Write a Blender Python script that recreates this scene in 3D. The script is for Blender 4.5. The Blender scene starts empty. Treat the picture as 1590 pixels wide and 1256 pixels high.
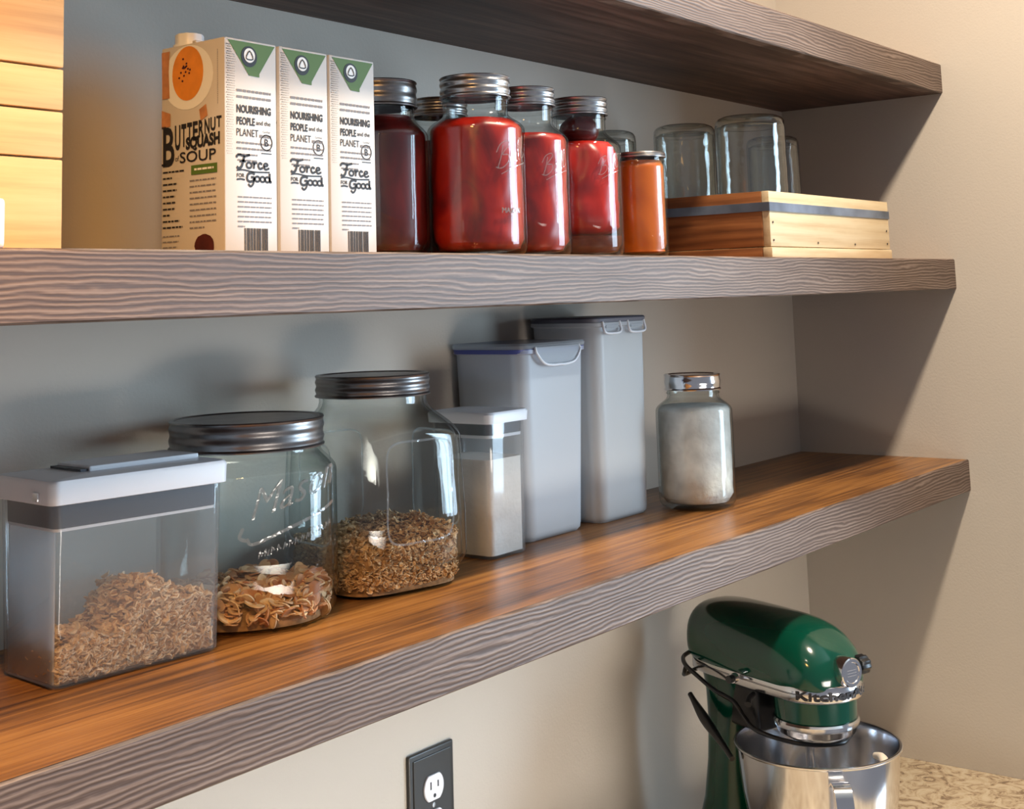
import bpy, bmesh, math, random
from mathutils import Vector, Matrix, noise
PI = math.pi
S = bpy.context.scene
COL = S.collection
# ------------------------------------------------------------------ camera, world, lights, exposure
cd = bpy.data.cameras.new('camera'); cam = bpy.data.objects.new('camera', cd); COL.objects.link(cam)
cam.location = (-2.2741, -1.0859, 0.2888)
cam.rotation_euler = (1.6965, 0.0294, -0.9138)
cd.sensor_fit = 'HORIZONTAL'; cd.sensor_width = 36.0
cd.lens = 2094.54 / 1590 * 36.0
cd.shift_x = (795 - 776.306) / 1590; cd.shift_y = (196.884 - 628) / 1590
cd.clip_start = 0.02
S.camera = cam
S.view_settings.view_transform = 'Standard'; S.view_settings.look = 'None'
S.view_settings.gamma = 1; S.view_settings.use_curve_mapping = False
S.view_settings.exposure = 0.4
S.cycles.use_denoising = True
S.cycles.max_bounces = 14; S.cycles.transparent_max_bounces = 40
S.cycles.transmission_bounces = 12; S.cycles.glossy_bounces = 6; S.cycles.diffuse_bounces = 5
S.cycles.sample_clamp_indirect = 4.0

w = bpy.data.worlds.new('room_ambient'); S.world = w; w.use_nodes = True
bg = w.node_tree.nodes['Background']; bg.inputs[0].default_value = (0.86, 0.88, 1.0, 1); bg.inputs[1].default_value = 0.19

def area(name, loc, target, sx, sy, power, col, shape='RECTANGLE', spread=180):
    l = bpy.data.lights.new(name, 'AREA'); l.shape = shape; l.size = sx
    if shape in ('RECTANGLE', 'ELLIPSE'): l.size_y = sy
    l.energy = power; l.color = col; l.spread = math.radians(spread)
    o = bpy.data.objects.new(name, l); COL.objects.link(o); o.location = loc
    d = Vector(target) - Vector(loc); o.rotation_euler = d.to_track_quat('-Z', 'Y').to_euler()
    return o
# daylight from the window around the corner on the right
area('window_daylight', (0.95, -2.3, 0.35), (-0.75, -0.15, 0.15), 1.0, 1.5, 74, (0.60, 0.81, 1.0))
# ceiling downlights in a row, warm
WARM = (1.0, 0.83, 0.64)
for i, (x, e) in enumerate(((-0.80, 32.0), (-2.15, 2.5))):
    area('ceiling_downlight', (x, -0.86, 1.462), (x, -0.86, 0), 0.11, 0.11, e, WARM, 'DISK')
area('added_low_fill', (-1.8, -2.4, -.72), (-1.25, 0, -.50), 2.2, .35, 4.6, (1.0, 0.92, 0.82), spread=44)  # unseen low fill, added to brighten the wall under the shelves
# amber lamp inferred on the left, out of view; its position is guessed
area('amber_left_lamp', (-2.02, -0.70, 0.74), (-1.80, -0.28, 0.26), 0.14, 0.14, 1.9, (1.0, 0.52, 0.15), 'DISK', 100)

# ------------------------------------------------------------------ helpers
def lin(c):
    return tuple(((v / 255) / 12.92 if v / 255 <= 0.04045 else ((v / 255 + 0.055) / 1.055) ** 2.4) for v in c) + (1,)
def new_obj(name, verts, faces, mat=None, parent=None, smooth=False, loc=None, rotz=0):
    me = bpy.data.meshes.new(name); me.from_pydata([tuple(v) for v in verts], [], faces); me.update()
    o = bpy.data.objects.new(name, me); COL.objects.link(o)
    if mat: me.materials.append(mat)
    if smooth:
        me.polygons.foreach_set('use_smooth', [True] * len(me.polygons))
    if parent: o.parent = parent
    if loc: o.location = loc
    if rotz: o.rotation_euler = (0, 0, rotz)
    return o
def from_bm(name, bm, mat=None, parent=None, smooth=False, loc=None, rotz=0):
    bmesh.ops.recalc_face_normals(bm, faces=bm.faces)
    me = bpy.data.meshes.new(name); bm.to_mesh(me); bm.free()
    o = bpy.data.objects.new(name, me); COL.objects.link(o)
    if mat: me.materials.append(mat)
    if smooth:
        me.polygons.foreach_set('use_smooth', [True] * len(me.polygons))
    if parent: o.parent = parent
    if loc: o.location = loc
    if rotz: o.rotation_euler = (0, 0, rotz)
    return o
def autosmooth(o, ang=35):
    bm = bmesh.new(); bm.from_mesh(o.data)
    for e in bm.edges:
        if len(e.link_faces) == 2:
            e.smooth = e.calc_face_angle(0) < math.radians(ang)
        else: e.smooth = False
    for f in bm.faces: f.smooth = True
    bm.to_mesh(o.data); bm.free(); return o
def thing(name, label, cat, loc=(0, 0, 0), rotz=0, group=None):
    o = bpy.data.objects.new(name, None); COL.objects.link(o); o.location = loc; o.rotation_euler = (0, 0, rotz)
    o.empty_display_size = 0.02
    return tag(o, label, cat, group)
def tag(o, label, cat, group=None, kind=None):
    o['label'] = label; o['category'] = cat
    if group: o['group'] = group
    if kind: o['kind'] = kind
    return o
def add_box(bm, x0, x1, y0, y1, z0, z1, bev=0, seg=2):
    r = bmesh.ops.create_cube(bm, size=1)
    vs = r['verts']
    for v in vs:
        v.co = Vector((x0 + (v.co.x + .5) * (x1 - x0), y0 + (v.co.y + .5) * (y1 - y0), z0 + (v.co.z + .5) * (z1 - z0)))
    if bev:
        es = list({e for v in vs for e in v.link_edges})
        bmesh.ops.bevel(bm, geom=es, offset=bev, segments=seg, profile=0.6, affect='EDGES')
def box(name, x0, x1, y0, y1, z0, z1, mat, parent=None, bev=0, seg=2):
    bm = bmesh.new(); add_box(bm, x0, x1, y0, y1, z0, z1, bev, seg)
    o = from_bm(name, bm, mat, parent)
    if bev: autosmooth(o, 40)
    return o
def lathe_data(prof, seg=64, shape=None):
    """prof: (r,z) list; shape(theta,z)->radius factor"""
    V, F = [], []
    n = len(prof)
    for i, (r, z) in enumerate(prof):
        for k in range(seg):
            a = 2 * PI * k / seg
            q = r * (shape(a, z) if shape else 1)
            V.append((q * math.cos(a), q * math.sin(a), z))
    for i in range(n - 1):
        for k in range(seg):
            a = i * seg + k; b = i * seg + (k + 1) % seg
            F.append((a, b, b + seg, a + seg))
    return V, F
def lathe(name, prof, mat, parent=None, seg=64, shape=None, smooth=35, closed=False, loc=None):
    V, F = lathe_data(prof, seg, shape)
    n = len(prof)
    if closed:
        for k in range(seg):
            a = (n - 1) * seg + k; b = (n - 1) * seg + (k + 1) % seg
            F.append((a, b, (k + 1) % seg, k))
    o = new_obj(name, V, F, mat, parent, loc=loc)
    bm = bmesh.new(); bm.from_mesh(o.data)
    bmesh.ops.remove_doubles(bm, verts=bm.verts, dist=1e-6)
    bmesh.ops.recalc_face_normals(bm, faces=bm.faces)
    bm.to_mesh(o.data); bm.free()
    autosmooth(o, smooth); return o
def loft(name, rings, mat, parent=None, caps=True, smooth=40, closed_rings=True):
    n = len(rings[0]); V = [p for r in rings for p in r]; F = []
    for i in range(len(rings) - 1):
        for k in range(n if closed_rings else n - 1):
            a = i * n + k; b = i * n + (k + 1) % n
            F.append((a, b, b + n, a + n))
    if caps and closed_rings:
        F.append(tuple(range(n))[::-1]); F.append(tuple((len(rings) - 1) * n + k for k in range(n)))
    o = new_obj(name, V, F, mat, parent)
    bm = bmesh.new(); bm.from_mesh(o.data)
    bmesh.ops.remove_doubles(bm, verts=bm.verts, dist=1e-6)
    bmesh.ops.recalc_face_normals(bm, faces=bm.faces)
    bm.to_mesh(o.data); bm.free()
    autosmooth(o, smooth); return o
def catmull(P, n=8, closed=False):
    P = [Vector(p) for p in P]; out = []
    m = len(P)
    for i in range(m if closed else m - 1):
        p0 = P[(i - 1) % m] if (closed or i > 0) else P[0] * 2 - P[1]
        p1 = P[i]; p2 = P[(i + 1) % m]
        p3 = P[(i + 2) % m] if (closed or i + 2 < m) else P[-1] * 2 - P[-2]
        for k in range(n):
            t = k / n
            out.append(0.5 * ((2 * p1) + (p2 - p0) * t + (2 * p0 - 5 * p1 + 4 * p2 - p3) * t * t + (3 * p1 - p0 - 3 * p2 + p3) * t ** 3))
    if not closed: out.append(P[-1].copy())
    return out
def tube(name, pts, rad, mat, parent=None, seg=12, n=8, flat=1.0):
    P = catmull(pts, n); R = rad if callable(rad) else (lambda t: rad)
    rings = []; up = Vector((0, 0, 1)); T0 = (P[1] - P[0]).normalized()
    if abs(T0.dot(up)) > .95: up = Vector((1, 0, 0))
    N = (up - T0 * up.dot(T0)).normalized()
    for i, p in enumerate(P):
        T = (P[min(i + 1, len(P) - 1)] - P[max(i - 1, 0)]).normalized()
        N = (N - T * N.dot(T)).normalized(); B = T.cross(N)
        r = R(i / (len(P) - 1))
        rings.append([p + N * (r * math.cos(2 * PI * k / seg)) + B * (r * flat * math.sin(2 * PI * k / seg)) for k in range(seg)])
    return loft(name, rings, mat, parent, smooth=60)

# ---- lettering
_tc = {}
def text_mesh(s, extrude=0.0, bold=0.0, spacing=1.0):
    """normalised letters: x starts at 0, cap height 1; returns verts, faces, width"""
    key = (s, extrude, bold, spacing)
    if key in _tc: return _tc[key]
    cu = bpy.data.curves.new('lettering', 'FONT'); cu.body = s; cu.size = 1.0; cu.extrude = extrude; cu.offset = bold
    cu.space_character = spacing; cu.resolution_u = 3
    o = bpy.data.objects.new('lettering', cu); COL.objects.link(o)
    bpy.context.view_layer.update()
    me = bpy.data.meshes.new_from_object(o.evaluated_get(bpy.context.evaluated_depsgraph_get()))
    V = [v.co.copy() for v in me.vertices]; F = [tuple(p.vertices) for p in me.polygons]
    bpy.data.objects.remove(o); bpy.data.curves.remove(cu); bpy.data.meshes.remove(me)
    x0 = min(v.x for v in V); x1 = max(v.x for v in V); cap = 0.729
    V = [((v.x - x0) / cap, v.y / cap, v.z) for v in V]
    _tc[key] = (V, F, (x1 - x0) / cap)
    return _tc[key]
class Ink:
    """collects flat printed shapes in (u,v) and maps them onto a surface"""
    def __init__(s): s.V = []; s.F = []
    def poly(s, pts):
        b = len(s.V); s.V += [(p[0], p[1], 0) for p in pts]; s.F.append(tuple(range(b, b + len(pts))))
    def rect(s, u0, u1, v0, v1): s.poly([(u0, v0), (u1, v0), (u1, v1), (u0, v1)])
    def text(s, t, u, v, h, width=None, bold=0.0, shear=0.0, align='l', rise=0.0, extrude=0.0, sp=1.0):
        V, F, W = text_mesh(t, extrude, bold, sp)
        sx = (width / W) if width else h
        off = u - (W * sx / 2 if align == 'c' else 0)
        b = len(s.V)
        s.V += [(off + (x + shear * y) * sx, v + y * h + rise * x * sx, z) for x, y, z in V]
        s.F += [tuple(i + b for i in f) for f in F]
    def stroke(s, pts, wd, n=6, closed=False, z=0):
        P = catmull([(p[0], p[1], 0) for p in pts], n, closed); b = len(s.V); m = len(P)
        for i, p in enumerate(P):
            if closed: T = P[(i + 1) % m] - P[i - 1]
            else: T = P[min(i + 1, m - 1)] - P[max(i - 1, 0)]
            T = T.normalized() if T.length > 1e-9 else Vector((1, 0, 0)); N = Vector((-T.y, T.x, 0)) * wd / 2
            s.V += [(p.x + N.x, p.y + N.y, z), (p.x - N.x, p.y - N.y, z)]
        for i in range(m if closed else m - 1):
            j = (i + 1) % m
            s.F.append((b + 2 * i, b + 2 * i + 1, b + 2 * j + 1, b + 2 * j))
    def ring(s, u, v, r0, r1, n=28):
        b = len(s.V)
        for k in range(n):
            a = 2 * PI * k / n
            s.V += [(u + r0 * math.cos(a), v + r0 * math.sin(a), 0), (u + r1 * math.cos(a), v + r1 * math.sin(a), 0)]
        for k in range(n):
            j = (k + 1) % n
            s.F.append((b + 2 * k, b + 2 * k + 1, b + 2 * j + 1, b + 2 * j))
    def disc(s, u, v, ru, rv=None, n=28, wob=0, seed=0):
        rv = rv or ru; rnd = random.Random(seed)
        s.poly([(u + ru * (1 + wob * rnd.uniform(-1, 1)) * math.cos(2 * PI * k / n), v + rv * (1 + wob * rnd.uniform(-1, 1)) * math.sin(2 * PI * k / n)) for k in range(n)])
    def lines(s, u0, u1, v, h, rnd, gaps=True):
        u = u0
        while u < u1:
            L = rnd.uniform(.0025, .007); e = min(u + L, u1)
            s.rect(u, e, v, v + h); u = e + .0009
    def build(s, name, mapf, mat, parent):
        return new_obj(name, [mapf(*v) for v in s.V], s.F, mat, parent)

# ------------------------------------------------------------------ materials
def M(name):
    m = bpy.data.materials.new(name); m.use_nodes = True
    return m, m.node_tree.nodes, m.node_tree.links, m.node_tree.nodes['Principled BSDF']
def pbr(name, col, rough=0.5, metal=0, spec=0.5, coat=0, trans=0, noise_amt=0, nscale=30, bump=0, bscale=200, sss=0, alpha=1):
    m, N, L, P = M(name)
    P.inputs['Base Color'].default_value = col; P.inputs['Roughness'].default_value = rough
    P.inputs['Metallic'].default_value = metal; P.inputs['Specular IOR Level'].default_value = spec
    P.inputs['Coat Weight'].default_value = coat; P.inputs['Transmission Weight'].default_value = trans
    P.inputs['Subsurface Weight'].default_value = sss; P.inputs['Subsurface Radius'].default_value = (.01, .006, .004)
    P.inputs['Alpha'].default_value = alpha
    tc = N.new('ShaderNodeTexCoord')
    if noise_amt:
        n = N.new('ShaderNodeTexNoise'); n.inputs['Scale'].default_value = nscale; n.inputs['Detail'].default_value = 6
        L.new(tc.outputs['Object'], n.inputs['Vector'])
        r = N.new('ShaderNodeMapRange'); r.inputs['From Min'].default_value = .3; r.inputs['From Max'].default_value = .7
        r.inputs['To Min'].default_value = 1 - noise_amt; r.inputs['To Max'].default_value = 1 + noise_amt
        L.new(n.outputs['Fac'], r.inputs['Value'])
        mx = N.new('ShaderNodeVectorMath'); mx.operation = 'SCALE'; mx.inputs[0].default_value = col[:3]
        L.new(r.outputs[0], mx.inputs['Scale']); L.new(mx.outputs[0], P.inputs['Base Color'])
    if bump:
        n = N.new('ShaderNodeTexNoise'); n.inputs['Scale'].default_value = bscale; n.inputs['Detail'].default_value = 4
        L.new(tc.outputs['Object'], n.inputs['Vector'])
        b = N.new('ShaderNodeBump'); b.inputs['Strength'].default_value = bump; b.inputs['Distance'].default_value = .002
        L.new(n.outputs['Fac'], b.inputs['Height']); L.new(b.outputs[0], P.inputs['Normal'])
    return m
def ramp(N, stops):
    r = N.new('ShaderNodeValToRGB'); e = r.color_ramp.elements
    while len(e) < len(stops): e.new(0.5)
    for i, (p, c) in enumerate(stops): e[i].position = p; e[i].color = c
    return r
def math_n(N, L, op, a, b=None):
    n = N.new('ShaderNodeMath'); n.operation = op
    for i, x in enumerate((a, b)):
        if x is None: continue
        if isinstance(x, (int, float)): n.inputs[i].default_value = x
        else: L.new(x, n.inputs[i])
    return n.outputs[0]
def wood(name, stops, axis='Z', period=.0055, distort=.012, dscale=(5, 20, 14), streak=(6, 500, 500), mixline=.6, rough=.5, bump=.5, spec=.5, coat=0, blotch=.25):
    """grain runs along x; growth lines stack along `axis`"""
    m, N, L, P = M(name)
    tc = N.new('ShaderNodeTexCoord')
    def nz(sc, detail=3, rough_=.5):
        mp = N.new('ShaderNodeMapping'); mp.inputs['Scale'].default_value = sc; L.new(tc.outputs['Object'], mp.inputs['Vector'])
        n = N.new('ShaderNodeTexNoise'); n.inputs['Scale'].default_value = 1; n.inputs['Detail'].default_value = detail
        n.inputs['Roughness'].default_value = rough_
        L.new(mp.outputs[0], n.inputs['Vector']); return n.outputs['Fac']
    sep = N.new('ShaderNodeSeparateXYZ'); L.new(tc.outputs['Object'], sep.inputs[0])
    a = sep.outputs[axis]
    d = math_n(N, L, 'MULTIPLY', math_n(N, L, 'SUBTRACT', nz(dscale, 2), .5), distort * 2)
    d2 = math_n(N, L, 'MULTIPLY', math_n(N, L, 'SUBTRACT', nz((dscale[0] * 8, dscale[1] * 3, dscale[2] * 3), 3), .5), distort * .36)
    s = math_n(N, L, 'ADD', math_n(N, L, 'ADD', a, d), d2)
    wv = math_n(N, L, 'ADD', math_n(N, L, 'MULTIPLY', math_n(N, L, 'SINE', math_n(N, L, 'MULTIPLY', s, 2 * PI / period)), .5), .5)
    st = nz(streak, 4, .6)
    v = math_n(N, L, 'ADD', math_n(N, L, 'MULTIPLY', wv, mixline), math_n(N, L, 'MULTIPLY', st, 1 - mixline))
    bl = math_n(N, L, 'MULTIPLY', math_n(N, L, 'SUBTRACT', nz((3, 14, 14), 3), .5), blotch * 2)
    v2 = math_n(N, L, 'ADD', v, bl)
    r = ramp(N, stops); L.new(v2, r.inputs['Fac']); L.new(r.outputs[0], P.inputs['Base Color'])
    P.inputs['Roughness'].default_value = rough; P.inputs['Specular IOR Level'].default_value = spec; P.inputs['Coat Weight'].default_value = coat
    P.inputs['Coat Roughness'].default_value = .3
    b = N.new('ShaderNodeBump'); b.inputs['Strength'].default_value = bump; b.inputs['Distance'].default_value = .0015
    L.new(v, b.inputs['Height']); L.new(b.outputs[0], P.inputs['Normal'])
    return m
def glass(name, tint=(.97, .985, .98), edge=(.62, .67, .67), bump=.12, bscale=28, power=3.0, refl=1.0, rough=.02, haze=0.0):
    """thin-walled clear glass/plastic: transparent with grazing absorption plus Fresnel reflection"""
    m, N, L, P = M(name); N.remove(P); out = N['Material Output']
    tc = N.new('ShaderNodeTexCoord'); n = N.new('ShaderNodeTexNoise'); n.inputs['Scale'].default_value = bscale; n.inputs['Detail'].default_value = 2
    L.new(tc.outputs['Object'], n.inputs['Vector'])
    b = N.new('ShaderNodeBump'); b.inputs['Strength'].default_value = bump; b.inputs['Distance'].default_value = .004
    L.new(n.outputs['Fac'], b.inputs['Height'])
    lw = N.new('ShaderNodeLayerWeight'); lw.inputs['Blend'].default_value = .5; L.new(b.outputs[0], lw.inputs['Normal'])
    pw = math_n(N, L, 'POWER', lw.outputs['Facing'], power)
    mc = N.new('ShaderNodeMix'); mc.data_type = 'RGBA'; mc.inputs['A'].default_value = tint + (1,); mc.inputs['B'].default_value = edge + (1,)
    L.new(pw, mc.inputs['Factor'])
    T = N.new('ShaderNodeBsdfTransparent'); L.new(mc.outputs['Result'], T.inputs['Color'])
    G = N.new('ShaderNodeBsdfGlossy'); G.inputs['Roughness'].default_value = rough; L.new(b.outputs[0], G.inputs['Normal'])
    sch = math_n(N, L, 'ADD', math_n(N, L, 'MULTIPLY', math_n(N, L, 'POWER', lw.outputs['Facing'], 5.0), .8), .04)
    f = math_n(N, L, 'MINIMUM', math_n(N, L, 'MULTIPLY', sch, refl), 1.0)
    mx = N.new('ShaderNodeMixShader'); L.new(f, mx.inputs[0]); L.new(T.outputs[0], mx.inputs[1]); L.new(G.outputs[0], mx.inputs[2])
    last = mx
    if haze:
        D = N.new('ShaderNodeBsdfDiffuse'); D.inputs['Color'].default_value = (.8, .82, .83, 1)
        Tl = N.new('ShaderNodeBsdfTranslucent'); Tl.inputs['Color'].default_value = (.8, .82, .83, 1)
        ms = N.new('ShaderNodeMixShader'); ms.inputs[0].default_value = .5; L.new(D.outputs[0], ms.inputs[1]); L.new(Tl.outputs[0], ms.inputs[2])
        m2 = N.new('ShaderNodeMixShader'); m2.inputs[0].default_value = haze; L.new(mx.outputs[0], m2.inputs[1]); L.new(ms.outputs[0], m2.inputs[2]); last = m2
    L.new(last.outputs[0], out.inputs['Surface'])
    return m
MT = {}
MT['wall'] = pbr('greige_paint', lin((190, 182, 171)), .85, spec=.25, bump=.15, bscale=260)
MT['ceiling'] = pbr('ceiling_paint', lin((225, 222, 215)), .9)
MT['fascia'] = wood('brushed_stained_wood_sheen', [(0.05, lin((54, 38, 30))), (.40, lin((80, 62, 52))), (.62, lin((110, 91, 80))), (.95, lin((146, 130, 118)))],
                    'Z', .0043, .012, (3.6, 10, 24), (9, 300, 420), .38, .50, .40, .5)  # same wood as the top; window's cool sheen put into the greyer colour
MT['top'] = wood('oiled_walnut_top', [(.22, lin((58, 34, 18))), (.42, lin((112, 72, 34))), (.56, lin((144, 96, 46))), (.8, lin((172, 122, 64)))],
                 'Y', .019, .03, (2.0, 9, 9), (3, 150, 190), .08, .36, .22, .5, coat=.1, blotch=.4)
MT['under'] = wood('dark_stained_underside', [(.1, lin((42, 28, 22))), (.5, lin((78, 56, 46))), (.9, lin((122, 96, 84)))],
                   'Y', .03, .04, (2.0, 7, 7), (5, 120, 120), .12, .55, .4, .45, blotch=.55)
MT['pine'] = wood('pale_pine', [(.1, lin((188, 160, 120))), (.5, lin((212, 190, 152))), (.9, lin((222, 204, 170)))],
                  'Z', .016, .02, (3, 3, 9), (7, 220, 220), .25, .55, .15, .4, blotch=.2)
MT['amber_pine'] = wood('honey_pine', [(.1, lin((180, 136, 84))), (.5, lin((206, 164, 108))), (.9, lin((218, 180, 126)))], 'Z', .03, .03, (3, 3, 9), (7, 160, 160), .12, .55, .12, .4, blotch=.25)
MT['pine_shaded'] = wood('shade_brown_pine', [(.1, lin((92, 52, 26))), (.5, lin((142, 88, 48))), (.9, lin((170, 112, 66)))],
                    'Z', .014, .015, (9, 3, 9), (220, 7, 220), .3, .55, .15, .4, blotch=.25)  # pine of the crate ends, with shade and tomato reflection put into the colour
MT['glass'] = glass('jar_glass')
MT['glass_thick'] = glass('empty_jar_glass', tint=(.955, .975, .97), edge=(.45, .50, .51), bump=.45, bscale=34, power=2.0, refl=1.8)
MT['emboss'] = glass('embossed_glass', tint=(.9, .93, .93), edge=(.5, .55, .55), bump=.3, bscale=120, power=1.0, refl=5.0, rough=.15, haze=.16)
MT['clear_plastic'] = glass('clear_plastic', tint=(.95, .96, .965), edge=(.82, .85, .88), bump=.05, bscale=12, power=3, refl=1.2, rough=.05, haze=.06)
MT['milky_plastic'] = glass('milky_clear_plastic', tint=(.95, .96, .965), edge=(.80, .84, .88), bump=.05, bscale=12, power=3, refl=1.6, rough=.07, haze=.07)
MT['steel'] = pbr('polished_steel', (.78, .78, .80, 1), .13, 1)
MT['zinc'] = pbr('zinc_lid_metal', (.50, .49, .49, 1), .30, 1, noise_amt=.15, nscale=60)
MT['dzinc'] = pbr('aged_pewter_lid', (.24, .225, .22, 1), .34, 1, noise_amt=.2, nscale=40)
MT['white_plastic'] = pbr('white_plastic', lin((228, 230, 234)), .35)
MT['gasket'] = pbr('dark_gasket', lin((62, 66, 74)), .45)
MT['blue_plastic'] = pbr('blue_lid_plastic', lin((66, 78, 150)), .35)
MT['grey_lid'] = pbr('grey_lid_plastic', lin((92, 94, 106)), .4)
MT['black'] = pbr('black_plastic', lin((20, 20, 22)), .35)
MT['plate'] = pbr('bronze_plate', lin((58, 56, 54)), .38, metal=.3)
MT['ink'] = pbr('black_ink', lin((30, 28, 32)), .6)
MT['grey_ink'] = pbr('grey_ink', lin((120, 118, 122)), .7)
MT['green_ink'] = pbr('green_ink', lin((80, 112, 44)), .6)
MT['white_ink'] = pbr('white_ink', lin((235, 235, 230)), .5)
MT['orange_ink'] = pbr('squash_orange_ink', lin((222, 138, 40)), .5, noise_amt=.12, nscale=60)
MT['tan_ink'] = pbr('bread_tan_ink', lin((186, 128, 84)), .5, noise_amt=.2, nscale=120)
MT['maroon_ink'] = pbr('chestnut_ink', lin((72, 26, 24)), .5, noise_amt=.3, nscale=90)
MT['carton'] = pbr('carton_paperboard', lin((204, 199, 193)), .38, coat=.0)
MT['green'] = pbr('green_enamel', lin((2, 62, 47)), .13, coat=.3, spec=.45)
MT['cream'] = pbr('cream_coating', lin((232, 222, 206)), .4)
MT['marble_white'] = pbr('bright_white_receptacle', lin((226, 226, 232)), .35)
def frosted(name, col, alpha, rough=.35):
    m, N, L, P = M(name); P.inputs['Base Color'].default_value = col; P.inputs['Roughness'].default_value = rough
    out = N['Material Output']
    T = N.new('ShaderNodeBsdfTransparent'); T.inputs['Color'].default_value = (.95, .96, .97, 1)
    Tl = N.new('ShaderNodeBsdfTranslucent'); Tl.inputs['Color'].default_value = col
    a = N.new('ShaderNodeMixShader'); a.inputs[0].default_value = .45; L.new(P.outputs[0], a.inputs[1]); L.new(Tl.outputs[0], a.inputs[2])
    b = N.new('ShaderNodeMixShader'); b.inputs[0].default_value = alpha; L.new(a.outputs[0], b.inputs[1]); L.new(T.outputs[0], b.inputs[2])
    L.new(b.outputs[0], out.inputs['Surface']); return m
MT['frost'] = frosted('frosted_plastic', lin((232, 236, 240)), .34)
MT['frost_clear'] = frosted('lightly_frosted_plastic', lin((225, 230, 234)), .62)
MT['powder'] = pbr('white_flour', lin((226, 220, 212)), .95, spec=.1, noise_amt=.06, nscale=50, bump=.4, bscale=180)
MT['cream_powder'] = pbr('cream_flour', lin((224, 214, 194)), .95, spec=.1, noise_amt=.06, nscale=50, bump=.3, bscale=180)
MT['sugar'] = pbr('white_crystals', lin((222, 222, 220)), .9, spec=.2, noise_amt=.18, nscale=45, bump=.8, bscale=120)
def blend3(name, stops, scale=22, detail=5, rough=.35, sss=.15, stretch=(1, 1, .5)):
    m, N, L, P = M(name); tc = N.new('ShaderNodeTexCoord')
    mp = N.new('ShaderNodeMapping'); mp.inputs['Scale'].default_value = stretch; L.new(tc.outputs['Object'], mp.inputs['Vector'])
    n = N.new('ShaderNodeTexNoise'); n.inputs['Scale'].default_value = scale; n.inputs['Detail'].default_value = detail; n.inputs['Distortion'].default_value = 1.2
    L.new(mp.outputs[0], n.inputs['Vector']); r = ramp(N, stops); L.new(n.outputs['Fac'], r.inputs['Fac'])
    L.new(r.outputs[0], P.inputs['Base Color']); P.inputs['Roughness'].default_value = rough
    P.inputs['Subsurface Weight'].default_value = sss; P.inputs['Subsurface Radius'].default_value = (.012, .004, .002)
    return m
MT['tomato'] = blend3('stewed_tomato', [(.3, lin((104, 10, 8))), (.45, lin((156, 20, 10))), (.6, lin((186, 40, 16))), (.8, lin((204, 84, 38)))])
MT['tomato_skin'] = blend3('whole_tomato', [(.3, lin((144, 14, 10))), (.6, lin((190, 32, 18))), (.8, lin((208, 72, 40)))], 20)
MT['dark_tomato'] = blend3('dark_tomato_sauce', [(.3, lin((62, 6, 8))), (.6, lin((96, 12, 12))), (.8, lin((130, 22, 18)))])
MT['juice'] = frosted('thin_juice', lin((150, 70, 44)), .45)
MT['apricot'] = blend3('apricot_jam', [(.3, lin((176, 78, 10))), (.55, lin((214, 112, 20))), (.8, lin((232, 140, 44)))], 14)
def flakes_mat(name, c0, c1):
    m, N, L, P = M(name); g = N.new('ShaderNodeNewGeometry')
    r = ramp(N, [(0, c0), (1, c1)]); L.new(g.outputs['Random Per Island'], r.inputs['Fac'])
    L.new(r.outputs[0], P.inputs['Base Color']); P.inputs['Roughness'].default_value = .8; return m
MT['oat'] = flakes_mat('rolled_oat', lin((176, 138, 96)), lin((238, 212, 176)))
MT['oat_bed'] = pbr('oat_dust', lin((150, 116, 80)), .95, noise_amt=.3, nscale=160)
MT['groat'] = flakes_mat('granola_grain', lin((156, 116, 72)), lin((228, 192, 146)))
MT['chip'] = flakes_mat('dried_slice', lin((178, 118, 78)), lin((230, 200, 158)))
# granite
m, N, L, P = M('speckled_granite'); MT['granite'] = m
tc = N.new('ShaderNodeTexCoord')
n1 = N.new('ShaderNodeTexNoise'); n1.inputs['Scale'].default_value = 34; n1.inputs['Detail'].default_value = 9; n1.inputs['Distortion'].default_value = 1.6; n1.inputs['Roughness'].default_value = .68
L.new(tc.outputs['Object'], n1.inputs['Vector'])
r1 = ramp(N, [(.30, lin((96, 74, 58))), (.42, lin((158, 134, 106))), (.5, lin((206, 186, 154))), (.62, lin((222, 206, 178))), (.75, lin((176, 152, 120)))])
L.new(n1.outputs['Fac'], r1.inputs['Fac']); L.new(r1.outputs[0], P.inputs['Base Color']); P.inputs['Roughness'].default_value = .22

# ------------------------------------------------------------------ setting
def struct(o): o['kind'] = 'structure'; return o
struct(box('wall_back', -3.4, 0.12, 0, .12, -1.4, 1.47, MT['wall']))
struct(box('wall_right', 0, .12, -1.0, 0, -1.4, 1.47, MT['wall']))
struct(box('ceiling', -3.4, 0.12, -2.2, 0.12, 1.47, 1.52, MT['ceiling']))

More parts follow.
